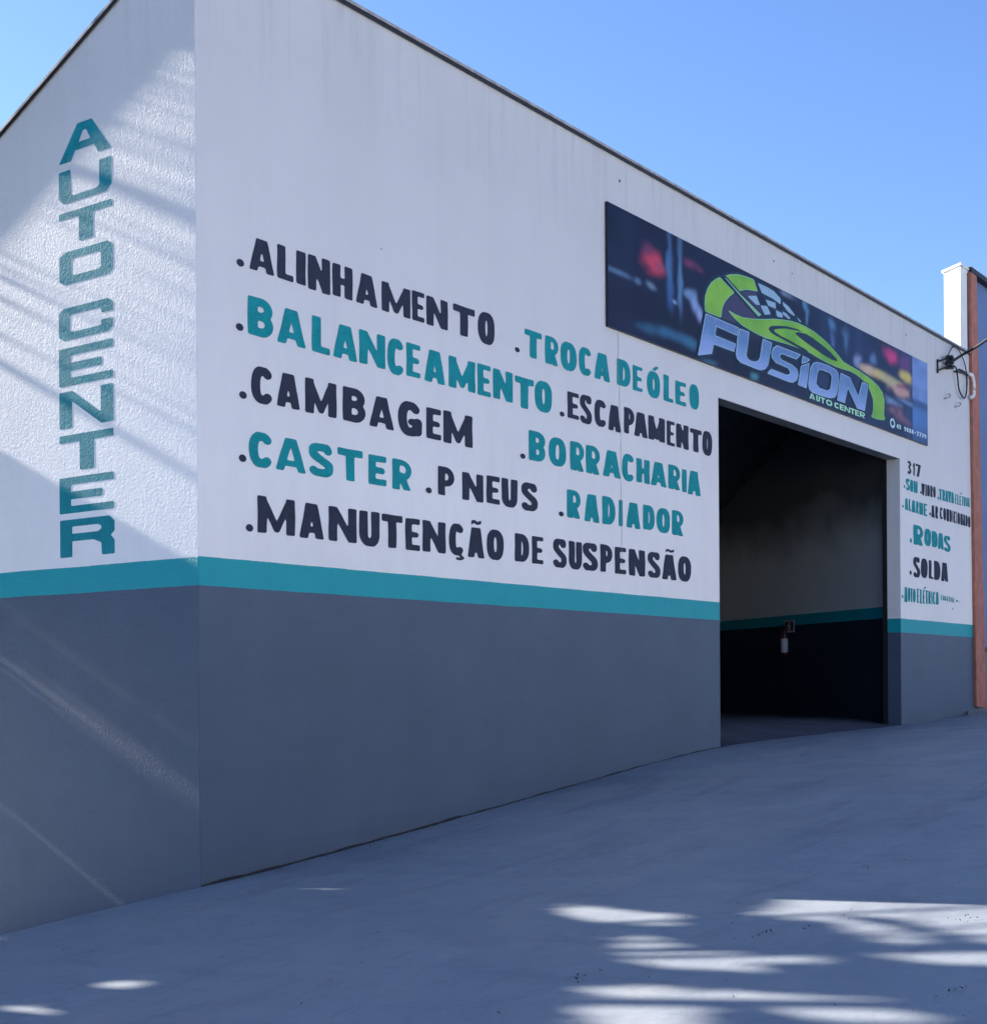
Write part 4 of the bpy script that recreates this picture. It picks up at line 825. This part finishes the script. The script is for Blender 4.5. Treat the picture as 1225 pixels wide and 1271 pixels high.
# ------------------------------------------------------------------ street tree left of the workshop
HD = Vector((.022, -.9998, 0)).normalized(); QD = Vector((-HD.y, HD.x, 0)); TE = math.tan(SUN_EL)
def sun_uv(p):   # where a point lands seen along the sun's rays
    p = Vector(p); return (p.dot(QD), p.z + TE * p.dot(HD))
gaps = [(1.0, [sun_uv(p) for p in P]) for P in GROUND_SUN] + [(k_, [sun_uv(p) for p in P]) for k_, P in WALL_SUN]
TQ, TA = -3.1, -7.2
base = QD * TQ + HD * TA; base.z = ground_z(base.x, base.y)
def tp(q, a, z): v = QD * q + HD * a; v.z = z; return v
tree = empty('street_tree', base, 'leafy street tree standing left of the workshop side wall', 'tree')
clumps = []
for q, h_, rq, rh, ra in ((-3.1, 3.6, 3.4, 3.2, 2.6), (-5.6, 2.0, 1.9, 1.9, 1.8), (-5.9, 1.0, 1.5, 1.3, 1.4), (-3.5, 1.5, 2.6, 1.7, 2.0), (-1.2, 1.7, 2.1, 1.9, 1.8), (-.9, 5.4, 2.0, 1.9, 1.9), (-.4, 3.4, 1.6, 1.9, 1.7), (-.2, 6.3, 1.35, 1.1, 1.4), (-.2, 1.0, 1.3, 1.35, 1.3), (-3.2, 6.2, 2.0, 1.3, 1.7), (.15, 2.3, 1.0, 1.3, 1.2), (.1, 4.7, 1.1, 1.4, 1.3), (.6, -.2, 1.5, 1.5, 1.4), (.7, 1.9, 1.3, 1.6, 1.4), (.8, 3.9, 1.1, 1.5, 1.4), (.7, 5.9, 1.1, 1.3, 1.3), (-1.6, .2, 1.8, 1.3, 1.6), (-4.0, .6, 2.2, 1.2, 1.7), (-.1, -.9, 1.1, 1.0, 1.5), (-.2, .4, .9, 1.0, 1.6), (-.25, 1.6, .9, 1.1, 1.6), (-.2, 2.9, .8, 1.1, 1.6), (-.2, 5.4, .8, 1.2, 1.6), (-.2, 6.9, 1.2, .9, 1.4)):
    clumps.append((tp(q, TA, 0), q, h_ + TE * -TA, rq, rh, ra))
NL = 125000
wts = np.array([c_[3]*c_[4] for c_ in clumps]); wts = wts / wts.sum()
cid = RNG.choice(len(clumps), NL, p=wts)
d = RNG.normal(size=(NL, 3)); d /= np.linalg.norm(d, axis=1)[:, None]; rad = RNG.random(NL) ** .5
cq = np.array([c_[1] for c_ in clumps])[cid]; cz = np.array([c_[2] for c_ in clumps])[cid]
R3 = np.array([(c_[3], c_[5], c_[4]) for c_ in clumps])[cid]
q = cq + d[:, 0]*R3[:, 0]*rad; a = TA + d[:, 1]*R3[:, 1]*rad; z = cz + d[:, 2]*R3[:, 2]*rad
hh = z + TE * a
keep = np.ones(NL, bool)
for k_, P in gaps:
    D = poly_sdf(q, hh, [P]) if False else None
def sdf_pts(px, py, P):
    return poly_sdf(px.reshape(1, -1), py.reshape(1, -1), [P]).ravel()
for k_, P in gaps:
    s_ = sdf_pts(q, hh, P)
    grow = .03 if P is gaps[0][1] else .02 if any(P is g_[1] for g_ in gaps[9:11]) else .05 if any(P is g_[1] for g_ in gaps[11:13]) else .075 if k_ == 1.0 else .055 if k_ > .99 else .03
    cut = (s_ < grow) & (RNG.random(NL) < k_)
    keep &= ~cut
q, a, z = q[keep], a[keep], z[keep]; n = len(q)
# keep leaves clear of the side wall
Pw = np.outer(q, np.array(QD)) + np.outer(a, np.array(HD)); Pw[:, 2] = z
ok = (Pw[:, 0] < -.06) | (Pw[:, 1] < -.5); Pw = Pw[ok]; n = len(Pw)
e1 = RNG.normal(size=(n, 3)); e1 /= np.linalg.norm(e1, axis=1)[:, None]
e2 = np.cross(e1, RNG.normal(size=(n, 3))); e2 /= np.linalg.norm(e2, axis=1)[:, None]
ln = RNG.uniform(.065, .105, n)[:, None]; wd = ln * .5
V = np.stack([Pw - e1*ln, Pw + e2*wd, Pw + e1*ln, Pw - e2*wd], 1).reshape(-1, 3)
t = NT('leaf_green', .5, .3)
gi = t.n('ShaderNodeNewGeometry')
t.color(t.mix(t.ramp(gi.outputs['Random Per Island'], 0, 1), (.035, .075, .018), (.085, .12, .035)))
crown = mesh_obj('foliage', V.tolist(), (np.arange(n*4).reshape(-1, 4)).tolist(), t.m, tree)
crown['kind'] = 'stuff'
M_BARK = plain('bark', (.12, .09, .07), .9, .1, var=.35, scale=14)
m = MB(); top = tp(TQ, TA, 5.0)
m.tube(catmull([base - Vector((0, 0, .3)), base + Vector((.05, .03, 1.2)), base + Vector((-.08, .05, 2.4)), top], 5), [.3 - .006*i for i in range(16)], 12)
m.build('trunk', M_BARK, tree, True)
for c_ in clumps:
    tgt = tp(c_[1], TA + random.uniform(-.5, .5), c_[2])
    st_p = base + Vector((0, 0, random.uniform(2.2, 3.6))); mid = (st_p + tgt) / 2 + Vector((random.uniform(-.3, .3), random.uniform(-.3, .3), .3))
    m = MB(); pp = catmull([st_p, mid, tgt], 5); m.tube(pp, [.07 - .06*i/(len(pp)-1) for i in range(len(pp))], 8); m.build('limb', M_BARK, tree, True)

# ------------------------------------------------------------------ leaf litter and grit on the concrete
m = MB()
def litter(cx, cy, n, spread, size):
    for _ in range(n):
        x = cx + random.gauss(0, spread * 1.3); y = cy + random.gauss(0, spread) * random.random(); zz = ground_z(x, y) + .006
        an = random.uniform(0, 6.28); L = random.uniform(.5, 1) * size; w_ = L * random.uniform(.25, .5)
        ca_, sa = math.cos(an), math.sin(an)
        m.poly([(x - ca_*L, y - sa*L, zz), (x + sa*w_, y - ca_*w_, zz + .006), (x + ca_*L, y + sa*L, zz + .01), (x - sa*w_, y + ca_*w_, zz + .005)])
for cx, cy, n_l in LITTER: litter(cx, cy, n_l, .045, .012)
for _ in range(320):
    litter(random.uniform(-5, 12), random.uniform(-6.5, -.1), 1, .02, .009)
for _ in range(90):
    litter(random.uniform(.2, 14), random.uniform(-.3, -.03), 1, .03, .010)
o = m.build('leaf_litter', plain('dry_leaf', (.05, .045, .04), .9, .1, var=.4), None)
tag(o, 'tiny dry leaf fragments scattered over the concrete', 'leaf litter', None, 'stuff')
